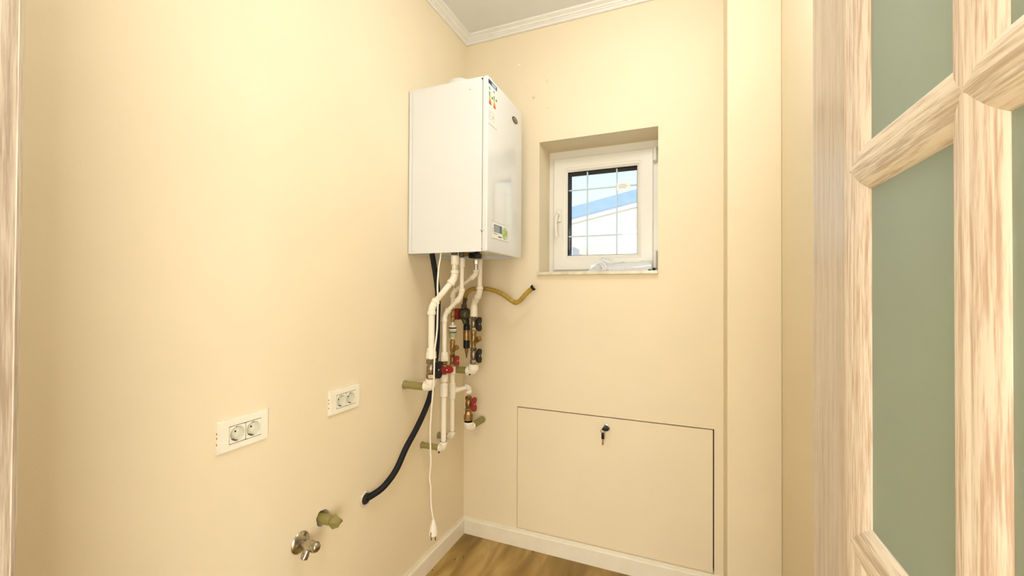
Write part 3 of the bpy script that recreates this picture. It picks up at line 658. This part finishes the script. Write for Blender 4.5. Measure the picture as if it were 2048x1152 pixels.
wall_stub(T, ax, ay, zat(0, ay, 769.0), ax - 0.025, 0.0155)
# run B: second, red lever turned across
bx, by = 0.1163, -0.3979
T, z2 = run('heating_pipe', 'slim white pipe with a cross-turned red valve handle, falling to the lowest wall stub', (0.2, -0.3908), (bx, by), 516, 592, 629, 0.0095, 0.0135, 0.042)
zv = lambda v: zat(bx, by, v)
straight(T, (bx, by, z2 - 0.03), (bx, by, zv(706)), 0.0108)
socket(T, (bx, by, zv(704)), (bx, by, zv(712)), 0.0170); socket(T, (bx, by, zv(711.5)), (bx, by, zv(722)), 0.0195, name='adapter')
brass_valve(T, bx, by, zv(721.5), zv(748.5), 0.0150, 'brass', True, 'red', (0.80, -0.6, 0), 0.062, flat_=True, hoff=-0.10)
socket(T, (bx, by, zv(748)), (bx, by, zv(763)), 0.0178); straight(T, (bx, by, zv(762)), (bx, by, zv(890)), 0.0115); socket(T, (bx, by, zv(766)), (bx, by, zv(793)), 0.0165)
elbow(T, (bx, by, zv(896)), DN, LEFT, 0.0150, 0.030, 0.022)
wall_stub(T, bx, by, zat(0, by, 889.5), bx - 0.018, 0.0130)
# run C: cold feed with filter, strainer, tee and branch
cx_, cy_ = 0.0783, -0.2597
T = thing('cold_water_pipe', (cx_, cy_, 0.5), 'white cold feed pipe with clear filter, tee and branch to the back wall', 'pipe', 'pipes under the boiler')
tx, ty = 0.2, -0.2566
zt = zat(tx, ty, 517)
bm = B(); lathe(bm, (tx, ty, zat(tx, ty, 529)), (0, 0, 1), [(0, 0.010), (0.002, 0.0115), (0.022, 0.0115), (0.024, 0.0085), (0.034, 0.0085)], 6); obj('union_nut', bm, M['steel'], T)
straight(T, (tx, ty, zat(tx, ty, 529)), (tx, ty, zat(tx, ty, 544)), 0.0045, 'steel', 'tail')
p1 = Vector((tx, ty, zat(tx, ty, 549))); p2 = Vector((cx_, cy_, zat(cx_, cy_, 584))); dg = (p2 - p1).normalized()
elbow(T, p1, DN, dg, 0.0118, 0.022, 0.030); straight(T, p1 + dg * 0.026, p2 - dg * 0.02, 0.0088); elbow(T, p2, dg, DN, 0.0118, 0.025, 0.028)
zv = lambda v: zat(cx_, cy_, v)
straight(T, (cx_, cy_, p2.z - 0.026), (cx_, cy_, zv(612)), 0.0100); socket(T, (cx_, cy_, zv(606)), (cx_, cy_, zv(616)), 0.0125)
bm = B(); lathe(bm, (cx_, cy_, zv(644)), (0, 0, 1), [(0, 0.0085), (0.006, 0.0085), (0.008, 0.0105), (0.022, 0.0105), (0.024, 0.008), (0.03, 0.010), (0.05, 0.010), (0.052, 0.0085), (zv(615) - zv(644), 0.0085)], 10); fl = obj('nipple', bm, M['brass'], T, smooth=True)
straight(T, (cx_, cy_, zv(643)), (cx_, cy_, zv(652)), 0.0062, 'ppr', 'neck')
for (v0, v1, r_, mm) in ((650.5, 655, .0185, 'ppr'), (654.5, 657, .0195, 'black'), (656.5, 660.5, .0185, 'ppr'), (660.5, 664, .0195, 'olive2'), (664, 665.5, .0185, 'darkmetal'), (665.5, 674, .0175, 'olive2'), (673.5, 678, .0090, 'ppr'), (677, 682, .0075, 'brass')):
    if mm == 'olive2' and 'olive2' not in M: M['olive2'] = mat('pale_green_filter_bowl', (0.50, 0.53, 0.36), 0.2, var=0.2, vscale=60)
    bm = B(); h_ = zv(v0) - zv(v1); lathe(bm, (cx_, cy_, zv(v1)), (0, 0, 1), [(0, r_ * .93), (h_ * .2, r_), (h_ * .8, r_), (h_, r_ * .93)], 20); obj('filter', bm, M[mm], T, smooth=True)
y_strainer(T, cx_, cy_, zv(681), zv(709), 0.0125, 'brass', (0.80, -0.2, 0.52), 0.040)
brass_valve(T, cx_, cy_, zv(708), zv(733), 0.0130, 'brass', True, 'red', (1, -0.25, 0), 0.050)
socket(T, (cx_, cy_, zv(732)), (cx_, cy_, zv(747)), 0.0160); straight(T, (cx_, cy_, zv(746)), (cx_, cy_, zv(868)), 0.0112); socket(T, (cx_, cy_, zv(766)), (cx_, cy_, zv(798)), 0.0150, name='tee')
ex, ey = 0.1122, -0.157
zb_ = zv(782); e1 = Vector((ex, ey, zb_)); c1 = Vector((cx_, cy_, zb_)); bd_ = (e1 - c1).normalized()
socket(T, c1, c1 + bd_ * 0.034, 0.0145, name='tee'); straight(T, c1, e1 - bd_ * 0.01, 0.0105); elbow(T, e1, bd_, DN, 0.0140, 0.024, 0.028)
zw = lambda v: zat(ex, ey, v)
brass_valve(T, ex, ey, zw(791), zw(824), 0.0170, 'brass', True, 'red', (1, -0.15, 0.0), 0.072, hoff=0.02)
bm = B(); h_ = zw(822) - zw(840.5); lathe(bm, (ex, ey, zw(840.5)), (0, 0, 1), [(0, 0.020), (0.003, 0.0245), (h_ * .55, 0.0245), (h_ * .68, 0.020), (h_, 0.0165)], 8); obj('union_nut', bm, M['brass'], T)
elbow(T, (ex, ey, zw(856)), DN, (0, 1, 0), 0.0215, 0.032, 0.035, collar=1.07)
zs = zat(ex, 0, 843)
bm = B(); lathe(bm, (ex, 0.0, zw(856)), (0, -1, 0), [(-0.004, 0.0165), (0.0, 0.0175), (0.006, 0.0175), (0.008, 0.0165), (-ey - 0.030, 0.0165)], 20); obj('wall_sleeve', bm, M['olive'], T, smooth=True)
bm = B(); rim = []
for i in range(22):
    t = 2 * math.pi * i / 22; k = 1.25 + 0.5 * random.random() * (1 if math.sin(t) > 0 else .3); rim.append((ex + 0.0165 * k * math.cos(t), zw(856) + 0.0165 * k * math.sin(t)))
prism(bm, rim, 1, 0.002, -0.0022); obj('plaster_patch', bm, M['plaster'], T)
elbow(T, (cx_, cy_, zv(873)), DN, LEFT, 0.0140, 0.026, 0.020)
wall_stub(T, cx_, cy_, zat(0, cy_, 870), cx_ - 0.016, 0.0135)
# run D: two black-handled valves with a strainer between
dx, dy = 0.15, -0.1792
T, z2 = run('heating_pipe', 'white pipe carrying two black-handled valves with a strainer between them', (0.2, -0.2149), (dx, dy), 519, 587, 606, 0.0115, 0.0128, 0.03)
zv = lambda v: zat(dx, dy, v)
bm = B(); lathe(bm, (dx, dy, zv(633)), (0, 0, 1), [(0, 0.0185), (0.002, 0.0190), (zv(624) - zv(633), 0.0180), (zv(610) - zv(633), 0.0160)], 22); obj('adapter', bm, M['ppr'], T, smooth=True)
brass_valve(T, dx, dy, zv(632.5), zv(663), 0.0150, 'bronze', True, 'black', (1, -0.15, 0), 0.071)
y_strainer(T, dx, dy, zv(662), zv(694), 0.0150, 'brass', (0.86, -0.1, 0.55), 0.046)
brass_valve(T, dx, dy, zv(692.5), zv(728.5), 0.0165, 'bronze', True, 'black', (1, -0.15, 0), 0.071)
socket(T, (dx, dy, zv(728)), (dx, dy, zv(740)), 0.0255); elbow(T, (dx, dy, zv(742)), DN, LEFT, 0.0215, 0.018, 0.035, collar=1.07)
wall_stub(T, dx, dy, zv(742), dx - 0.030, 0.0170)

def mark(Tn, u, v, y, w_, h_, name='blemish', m='dark'):
    c_ = PY(u, v, y); bm = B(); box(bm, (c_.x - w_, c_.y - 0.0016, c_.z - h_), (c_.x + w_, c_.y + 0.004, c_.z + h_)); obj(name, bm, M[m], Tn)
TA = bpy.data.objects['heating_pipe']; TB = bpy.data.objects['heating_pipe.001']; TD = T; TC = bpy.data.objects['cold_water_pipe']
for k in range(5): mark(TA, 907.2, 530 + 4.6 * k, -0.4633, 0.0007, 0.0028, 'print', 'print_grey'); mark(TA, 912.0, 528.5 + 4.6 * k, -0.4633, 0.0006, 0.0020, 'print', 'print_grey')
mark(TD, 939.5, 749, dy - 0.019, 0.0035, 0.003); mark(TC, 901, 786, cy_ - 0.0125, 0.0035, 0.0042); mark(TB, 877.5, 905, by - 0.0115, 0.0032, 0.0028)
# gas pressure regulator behind the right-hand valves
gp = PX(926.5, 628, 0.085)
G = thing('gas_regulator', (gp.x, gp.y, 1.0), 'dark round gas regulator with red cap and black cylinder behind the pipes', 'regulator')
bm = B(); lathe(bm, gp + Vector((0, 0.022, 0)), (0.15, -1, 0), [(0, 0.026), (0.006, 0.034), (0.018, 0.034), (0.024, 0.028), (0.040, 0.026), (0.046, 0.019), (0.048, 0.010)], 26); obj('body', bm, M['darkmetal'], G, smooth=True)
bm = B(); lathe(bm, gp + Vector((-0.014, -0.01, 0)), (-1, -0.15, 0), [(0, 0.024), (0.004, 0.029), (0.022, 0.029), (0.026, 0.024)], 20); obj('cap', bm, M['red'], G, smooth=True, label='dark red cap')
g2 = PX(933.5, 651, 0.10); g3 = PX(933.5, 697, 0.10); 
bm = B(); lathe(bm, (g2.x, g2.y, g3.z), (0, 0, 1), [(0, 0.010), (0.004, 0.0165), (g2.z - g3.z, 0.0172), (g2.z - g3.z + 0.004, 0.013), (g2.z - g3.z + 0.03, 0.013)], 22); gc = obj('cylinder', bm, M['black'], G, smooth=True)
zl0, zl1 = zat(g2.x, g2.y, 680), zat(g2.x, g2.y, 660)
bm = B(); lathe(bm, (g2.x, g2.y, zl0), (0, 0, 1), [(0, 0.0176), (zl1 - zl0, 0.0178)], 22); obj('label_band', bm, M['brass'], gc, smooth=True)
bm = B(); lathe(bm, (g2.x, g2.y, zat(g2.x, g2.y, 716)), (0, 0, 1), [(0, 0.004), (0.02, 0.006), (0.03, 0.009), (g3.z - zat(g2.x, g2.y, 716) + 0.002, 0.011)], 14); obj('nozzle', bm, M['brass'], G, smooth=True)
bm = B(); tube(bm, [gp + Vector((0.0, 0, -0.02)), gp + Vector((0.012, 0.0, -0.045)), Vector((g2.x, g2.y, g2.z + 0.012))], 0.012, 14); obj('neck', bm, M['darkmetal'], G, smooth=True)
g4 = PX(932, 598, 0.085)
bm = B(); lathe(bm, gp + Vector((0, 0, 0.02)), g4 - gp, [(0, 0.012), (0.015, 0.012), (0.016, 0.015), (0.028, 0.015), (0.03, 0.010), ((g4 - gp).length - 0.018, 0.010)], 8); obj('inlet', bm, M['darkmetal'], G, smooth=True)
# corrugated gas hose, loose end in the air
hp = [(931, 601, -0.125), (931, 592, -0.124), (938, 582, -0.122), (950, 577.5, -0.115), (975, 578, -0.11), (998, 585, -0.105), (1012, 593, -0.10), (1024, 602, -0.10), (1032, 605.5, -0.10), (1040, 601, -0.10), (1049, 591, -0.10), (1059, 581, -0.10), (1066, 575.5, -0.10)]
PH = [PY(*q) for q in hp]; pts = cat_rom(PH, 14); n = len(pts)
bm = B(); tube(bm, pts, [0.0112 + 0.0007 * math.sin(i * 1.6) for i in range(n)], 16); GH = thing('gas_hose', PH[0], 'ochre flexible gas hose bending out with its open end below the window', 'hose')
obj('hose', bm, M['hose'], GH, smooth=True)
e_d = (pts[-1] - pts[-3]).normalized()
bm = B(); lathe(bm, pts[-1] - e_d * 0.006, e_d, [(0, 0.0125), (0.001, 0.0145), (0.013, 0.0145), (0.014, 0.012)], 20); he = obj('end_collar', bm, M['black'], GH, smooth=True)
bm = B(); lathe(bm, pts[-1] + e_d * 0.0075, e_d, [(0, 0.0118), (0.0012, 0.0118), (0.0012, 0.0065), (0.0002, 0.0060)], 20); obj('washer', bm, M['ppr'], he, smooth=True)
bm = B(); lathe(bm, pts[-1] + e_d * 0.0078, e_d, [(0, 0.0055), (0.0010, 0.0055)], 16); obj('bore', bm, M['dark'], he)

# black drain hose from the boiler to the wall
q = [(864, 507.5, .10), (868, 530, .10), (874, 570, .10), (876, 605, .10), (875, 645, .10), (874, 690, .095), (869, 740, .09), (862, 785, .092), (851, 818, .094), (833, 857, .092), (812, 896, .085), (792, 940, .072), (768, 972.5, .05), (745, 990, .024)]
P = [PX(*k) for k in q] + [Vector((0.0, HOSE_C[0], HOSE_C[1])), Vector((-0.03, HOSE_C[0], HOSE_C[1] - 0.004))]
bm = B(); tube(bm, cat_rom(P, 6), 0.0120, 16); tag(obj('drain_hose', bm, M['rubber'], None, smooth=True), 'black rubber drain hose running from the boiler into the left wall', 'hose')
bm = B(); o_c = Vector((0, HOSE_C[0], HOSE_C[1])); n = 30; ra, rb_, rc = [], [], []
for i in range(n):
    t = 2 * math.pi * i / n; k = 1 + 0.06 * math.sin(5 * t) + 0.04 * random.random()
    ra.append(bm.verts.new((0.0005, o_c.y + 0.0265 * k * math.cos(t), o_c.z + 0.0265 * k * math.sin(t)))); rb_.append(bm.verts.new((0.007, o_c.y + 0.0255 * k * math.cos(t), o_c.z + 0.0255 * k * math.sin(t)))); rc.append(bm.verts.new((0.005, o_c.y + 0.0205 * math.cos(t), o_c.z + 0.0205 * math.sin(t))))
for i in range(n):
    j = (i + 1) % n; bm.faces.new((ra[i], ra[j], rb_[j], rb_[i])); bm.faces.new((rb_[i], rb_[j], rc[j], rc[i])); bm.faces.new((rc[i], rc[j], ra[j], ra[i]))
tag(obj('wall_grommet', bm, M['plaster']), 'ragged white ring around the hole where the black hose enters', 'grommet')
bm = B(); lathe(bm, (0.001, *HOSE_C), (1, 0, 0), [(-0.02, 0.0195), (0.006, 0.0195), (0.010, 0.016), (0.012, 0.013)], 22); tag(obj('foam_seal', bm, M['dark']), 'black foam packed around the hose in its wall hole', 'seal')

# mains lead with a plug hanging in front of the widest pipe
q = [(882, 503), (881, 515), (877, 539), (875, 574), (876, 597), (875.3, 620), (874.6, 652), (873, 671), (869.5, 702), (868.3, 740), (867.5, 765), (864.5, 800), (862.5, 825), (860.6, 861), (861, 900), (861.8, 930), (859.3, 955), (861.6, 974), (861.7, 995), (863.2, 1017), (866.8, 1040)]
P = [PY(u, v, -0.50 if v < 520 else (-0.53 if v < 545 else -0.572)) for u, v in q]
PC = thing('power_cord', P[-1] - Vector((0, 0, 0.09)), 'white mains cord with a two-pin plug dangling from the boiler', 'power cord')
bm = B(); tube(bm, cat_rom(P, 6), 0.0034, 10); obj('cable', bm, M['cord'], PC, smooth=True)
a = P[-1] + Vector((0, 0, 0.002)); z_ = a.z
d_ = (PY(868, 1080, -0.572) - a); d_ = Vector((0.002, 0, -1)).normalized()
bm = B(); lathe(bm, a, d_, [(0, 0.0035), (0.004, 0.0068), (0.018, 0.0085), (0.024, 0.0125), (0.048, 0.0165), (0.060, 0.0172), (0.0625, 0.0150)], 18); pg = obj('plug', bm, M['cord'], PC, smooth=True)
for s_ in (-1, 1):
    c_ = a + d_ * 0.060 + Vector((0.0078 * s_, 0.003 * s_, 0)); bm = B(); lathe(bm, c_, d_, [(0, 0.0022), (0.022, 0.0022), (0.0235, 0.0012)], 10); obj('pin', bm, M['copper'], pg, smooth=True)
bm = B(); box(bm, (a.x - 0.001, a.y - 0.0185, z_ - 0.060), (a.x + 0.001, a.y - 0.0155, z_ - 0.044)); obj('earth_slot', bm, M['dark'], pg)

# ------------------------------------------------------------------ twin wall sockets on the left wall
def twin_socket(y0, y1, z0, z1, label):
    T = thing('wall_socket', (0.0, (y0 + y1) / 2, z0), label, 'wall socket', 'twin sockets on the left wall')
    W_, H_ = y1 - y0, z1 - z0
    iy0, iy1, iz0, iz1 = y0 + W_ * .20, y1 - W_ * .165, z0 + H_ * .215, z1 - H_ * .225
    bm = B(); holed(bm, 0, 0.0085, 0.0, (y0 + .002, y1 - .002, z0 + .002, z1 - .002), [(iy0, iy1, iz0, iz1)])
    holed(bm, 0, 0.0065, 0.0, (y0, y1, z0, z1), [(iy0, iy1, iz0, iz1)]); obj('cover_frame', bm, M['socket'], T)
    ym = (iy0 + iy1) / 2
    bm = B(); box(bm, (-0.045, iy0 + 0.0003, iz0 + 0.0003), (-0.016, iy1 - 0.0003, iz1 - 0.0003)); obj('back_box', bm, M['dark'], T)
    for (a_, c_) in ((iy0, ym), (ym, iy1)):
        cy0, cz0 = (a_ + c_) / 2, (iz0 + iz1) / 2; hw = (c_ - a_) / 2 - 0.0006; hh = (iz1 - iz0) / 2 - 0.0007; R_ = min(hw, hh) * 0.92
        bm = B(); n = 32; o_, i_, k_ = [], [], []
        for i in range(n):
            t = 2 * math.pi * i / n; ct, st_ = math.cos(t), math.sin(t)
            m_ = max(abs(ct) / hw, abs(st_) / hh)
            o_.append(bm.verts.new((0.0088, cy0 + ct / m_, cz0 + st_ / m_))); i_.append(bm.verts.new((0.0088, cy0 + R_ * ct, cz0 + R_ * st_))); k_.append(bm.verts.new((-0.0130, cy0 + R_ * .93 * ct, cz0 + R_ * .93 * st_)))
        for i in range(n): j = (i + 1) % n; bm.faces.new((o_[i], o_[j], i_[j], i_[i]))
        md = obj('socket_module', bm, M['socket'], T)
        bm = B(); i_ = [bm.verts.new((0.0088, cy0 + R_ * math.cos(2 * math.pi * i / n), cz0 + R_ * math.sin(2 * math.pi * i / n))) for i in range(n)]
        k_ = [bm.verts.new((-0.0130, cy0 + R_ * .93 * math.cos(2 * math.pi * i / n), cz0 + R_ * .93 * math.sin(2 * math.pi * i / n))) for i in range(n)]
        for i in range(n): j = (i + 1) % n; bm.faces.new((i_[i], i_[j], k_[j], k_[i]))
        bm.faces.new(k_); obj('well', bm, M['socketw'], md, smooth=True)
        for s_ in (-1, 1):
            bm = B(); lathe(bm, (-0.0132, cy0 + s_ * 0.0085, cz0), (1, 0, 0), [(0, 0.0025), (0.0006, 0.0025)], 14); obj('pin_hole', bm, M['dark'], md)
            bm = B(); box(bm, (-0.0120, cy0 - 0.0022, cz0 + s_ * (R_ - 0.0022) - 0.0010), (0.0080, cy0 + 0.0022, cz0 + s_ * (R_ - 0.0022) + 0.0010), 0.0004, 1); obj('earth_clip', bm, M['bronze'], md)
    for f_ in (0.28, 0.48, 0.62):
        bm = B(); box(bm, (0.0015, y0 - 0.0004, z0 + H_ * f_), (0.0052, y0 + 0.001, z0 + H_ * (f_ + 0.055))); obj('notch', bm, M['copper'], T)
    for z in (iz0, iz1):
        bm = B(); box(bm, (0.0080, iy0, z - 0.0006), (0.0087, iy1, z + 0.0006)); obj('seam', bm, M['dark'], T)
twin_socket(*SOCK[0], 'ivory twin wall socket farther from the boiler')
twin_socket(*SOCK[1], 'ivory twin wall socket nearer to the boiler pipes')

# ------------------------------------------------------------------ angle valve and capped drain stub low on the left wall
ty_, tz_ = -1.0483, 0.5164
T = thing('angle_valve', (0.0, ty_, tz_ - 0.04), 'worn chrome angle valve with a round wall flange', 'valve')
bm = B(); lathe(bm, (0.0, ty_, tz_), (1, 0, 0), [(0, 0.0325), (0.002, 0.0330), (0.006, 0.0300), (0.010, 0.0200), (0.012, 0.0150)], 32); obj('flange', bm, M['chrome'], T, smooth=True)
bm = B(); lathe(bm, (0.008, ty_, tz_), (1, 0, 0), [(0, 0.0115), (0.012, 0.0105), (0.020, 0.0105), (0.024, 0.0150), (0.040, 0.0160), (0.046, 0.0130)], 22)
obj('body', bm, M['chrome'], T, smooth=True)
bm = B(); lathe(bm, (0.052, ty_, tz_), (1, 0.05, 0), [(0, 0.0110), (0.003, 0.0155), (0.013, 0.0165), (0.020, 0.0130), (0.022, 0.009)], 8); obj('knob', bm, M['chrome'], T, smooth=True)
bm = B(); lathe(bm, (0.040, ty_ - 0.006, tz_ - 0.008), (-0.05, -0.55, -0.85), [(0, 0.0095), (0.012, 0.0095), (0.013, 0.0112), (0.026, 0.0112), (0.0275, 0.0090)], 18); sp = obj('outlet', bm, M['chrome'], T, smooth=True)
dn = Vector((-0.05, -0.55, -0.85)).normalized(); pe = Vector((0.040, ty_ - 0.006, tz_ - 0.008)) + dn * 0.0276
bm = B(); lathe(bm, pe, dn, [(0, 0.0075), (0.0006, 0.0075)], 14); obj('bore', bm, M['dark'], sp)
T = thing('drain_stub', (0.0, DRN_C[0], DRN_C[1] - 0.03), 'olive drain pipe stub with a flared square cap poking from its wall hole', 'pipe stub')
o = Vector((0, *DRN_C))
bm = B(); lathe(bm, (-0.06, o.y, o.z - 0.002), (1, 0, 0), [(0, 0.0165), (0.085, 0.0165), (0.095, 0.0155), (0.100, 0.0120)], 22); obj('pipe', bm, M['olive'], T, smooth=True)
bm = B(); prof = [(0.030, 0.0125, 0.0125), (0.040, 0.0185, 0.0160), (0.050, 0.0225, 0.0200), (0.0515, 0.0215, 0.0190), (0.068, 0.0135, 0.0120), (0.072, 0.0150, 0.0120)]
rg = []
for i, (x, w_, h_) in enumerate(prof):
    r_ = []
    for k in range(16):
        t = 2 * math.pi * k / 16 + 0.5; sq = 1 / max(abs(math.cos(t - 0.5)), abs(math.sin(t - 0.5))) if i > 1 else 1.1
        r_.append(bm.verts.new((x + 0.003 * math.cos(2 * t + i), o.y + w_ * .82 * sq * math.cos(t), o.z - 0.002 + h_ * .82 * sq * math.sin(t))))
    rg.append(r_)
for a_, c_ in zip(rg, rg[1:]):
    for k in range(16): bm.faces.new((a_[k], a_[(k + 1) % 16], c_[(k + 1) % 16], c_[k]))
bm.faces.new(rg[0][::-1]); bm.faces.new(rg[-1]); obj('cap', bm, M['olive'], T)
bm = B(); box(bm, (-0.079, o.y - 0.03, o.z - 0.03), (-0.077, o.y + 0.03, o.z + 0.03)); obj('hole_back', bm, M['dark'], T)

# ------------------------------------------------------------------ small things on walls, sill and floor
for (u, v, m_, rr, lb) in ((1038, 131, 'socket', 0.0085, 'cream screw plug highest of the four beside the boiler top'), (1068, 194, 'plaster', 0.0085, 'screw plug with a dark lower rim, closest to the badge side of the boiler'), (1096, 162, 'wall', 0.0105, 'painted-over filler dot straight above another filler dot'), (1097, 213, 'wall', 0.0105, 'painted-over filler dot lowest of the four, above the window')):
    c_ = PY(u, v, 0.0); bm = B(); lathe(bm, (c_.x, 0.0004, c_.z), (0, -1, 0), [(0, rr), (0.001, rr), (0.0025 if m_ == 'wall' else 0.004, rr * .75), (0.003 if m_ == 'wall' else 0.005, rr * .3)], 16)
    tag(obj('wall_plug', bm, M[m_], None, smooth=True), lb, 'wall plug', 'plugged screw holes on the back wall')
# plastic wrapping left on the sill
def bag():
    T = thing('plastic_wrapping', (0.85, 0.09, 1.4016), 'crumpled clear plastic wrapping lying along the window sill', 'plastic wrapping')
    bm = B(); nx, ny = 40, 14; g = []
    for i in range(nx + 1):
        r_ = []; u = i / nx; x = 0.752 + 0.212 * u
        hgt = 0.040 + 0.012 * u
        for j in range(ny + 1):
            a_ = math.pi * j / ny
            y = 0.088 - (0.056 - 0.01 * u) * math.cos(a_) * -1
            z = 1.4022 + hgt * math.sin(a_) ** 0.7
            k = noise.noise(Vector((x * 34, y * 40, z * 22))) * 0.007
            z2 = max(1.4020, z + k * math.sin(a_)); r_.append(bm.verts.new((x, y + k * 0.6, z2)))
        g.append(r_)
    for i in range(nx):
        for j in range(ny): bm.faces.new((g[i][j], g[i + 1][j], g[i + 1][j + 1], g[i][j + 1]))
    obj('sleeve', bm, M['film'], T, smooth=True)
    bm = B(); nx, ny = 30, 26; g = []
    for i in range(nx + 1):
        r_ = []
        for j in range(ny + 1):
            a_ = 2 * math.pi * i / nx; h_ = j / ny
            rad = (0.050 * (1 - h_) ** 0.8 + 0.010) * (1 + 0.30 * math.sin(5 * a_ + 4 * h_) + 0.16 * math.sin(11 * a_ - 3 * h_))
            x = 0.724 + rad * math.cos(a_) * 1.05 + 0.012 * h_; y = 0.075 + rad * 0.8 * math.sin(a_); z = 1.4024 + 0.066 * h_ + 0.004 * math.sin(9 * a_) * h_
            r_.append(bm.verts.new((x, y, z)))
        g.append(r_)
    for i in range(nx):
        for j in range(ny): bm.faces.new((g[i][j], g[(i + 1)][j], g[(i + 1)][j + 1], g[i][j + 1]))
    obj('bunched_end', bm, M['film'], T, smooth=True)
    for ps in ([(0.715, 0.03, 1.463), (0.745, 0.022, 1.458), (0.785, 0.03, 1.442)], [(0.715, 0.028, 1.455), (0.748, 0.018, 1.440), (0.760, 0.02, 1.415), (0.735, 0.02, 1.408)], [(0.72, 0.03, 1.448), (0.742, 0.016, 1.43), (0.750, 0.018, 1.41)], [(0.675, 0.02, 1.405), (0.70, 0.02, 1.425), (0.728, 0.03, 1.455)]):
        bm = B(); tube(bm, cat_rom(ps, 8), 0.0022, 8); obj('fold', bm, M['paper'], T, smooth=True)
bag()
c_ = PY(1299, 536.5, 0.03); bm = B(); box(bm, (c_.x - 0.007, 0.024, 1.4018), (c_.x + 0.007, 0.036, 1.4095), 0.003, 2); lathe(bm, (c_.x + 0.012, 0.03, 1.4085), (1, 0, 0.2), [(0, 0.003), (0.004, 0.006), (0.012, 0.006), (0.015, 0.003)], 12)
tag(obj('hinge_cap', bm, M['black'], None, smooth=True), 'small black plastic cap lying at the hinge end of the sill', 'cap')
for (u, v, lb) in ((910, 1119, 'tiny dark crumb on the open ochre floor near the room corner'), (927, 1115, 'tiny dark crumb on the open ochre floor near the room corner'), (1066, 1104.5, 'tiny dark crumb against the skirting under the access panel'), (865, 1141, 'tiny dark crumb against the left wall skirting below the plug')):
    c_ = on(u, v, 2, 0.0); bm = B(); bmesh.ops.create_icosphere(bm, subdivisions=1, radius=0.0026)
    for w_ in bm.verts: w_.co = Vector((w_.co.x * 1.3, w_.co.y, w_.co.z * .7)) + Vector((c_.x, c_.y, 0.0018))
    tag(obj('crumb', bm, M['dark']), lb, 'crumb', 'crumbs on the floor')

# ------------------------------------------------------------------ outside: neighbouring house seen through the window
NH = thing('neighbouring_house', (0, 6.5, 0), 'peach neighbouring house with a blue-grey sloping roof edge outside the window', 'house')
x0, x1 = -4.5, 4.5
zt = lambda x: 2.7642 + 0.1956 * (x + 0.7162)
b = B(); prism(b, [(x0, 0.0), (x1, 0.0), (x1, zt(x1) - 0.27), (x0, zt(x0) - 0.27)], 1, 5.05, 9.0); obj('wall', b, M['hwall'], NH)
b = B(); prism(b, [(x0, zt(x0) - 0.198), (x1, zt(x1) - 0.198), (x1, zt(x1)), (x0, zt(x0))], 1, 5.0, 9.0); obj('roof', b, M['hroof'], NH)
b = B(); prism(b, [(x0, zt(x0) - 0.275), (x1, zt(x1) - 0.275), (x1, zt(x1) - 0.198), (x0, zt(x0) - 0.198)], 1, 5.025, 5.06); obj('fascia', b, M['hfasc'], NH)
b = B(); box(b, (-1.6, 4.55, 0.0), (-0.53, 4.98, 2.04), 0.02); tag(obj('garden_shed', b, M['hgrey']), 'pale grey shed corner outside the lower window pane', 'shed')
b = B(); box(b, (-7, 0.3, -0.1), (8, 9.5, -0.001)); struct(obj('ground_outside', b, M['hgrey']))
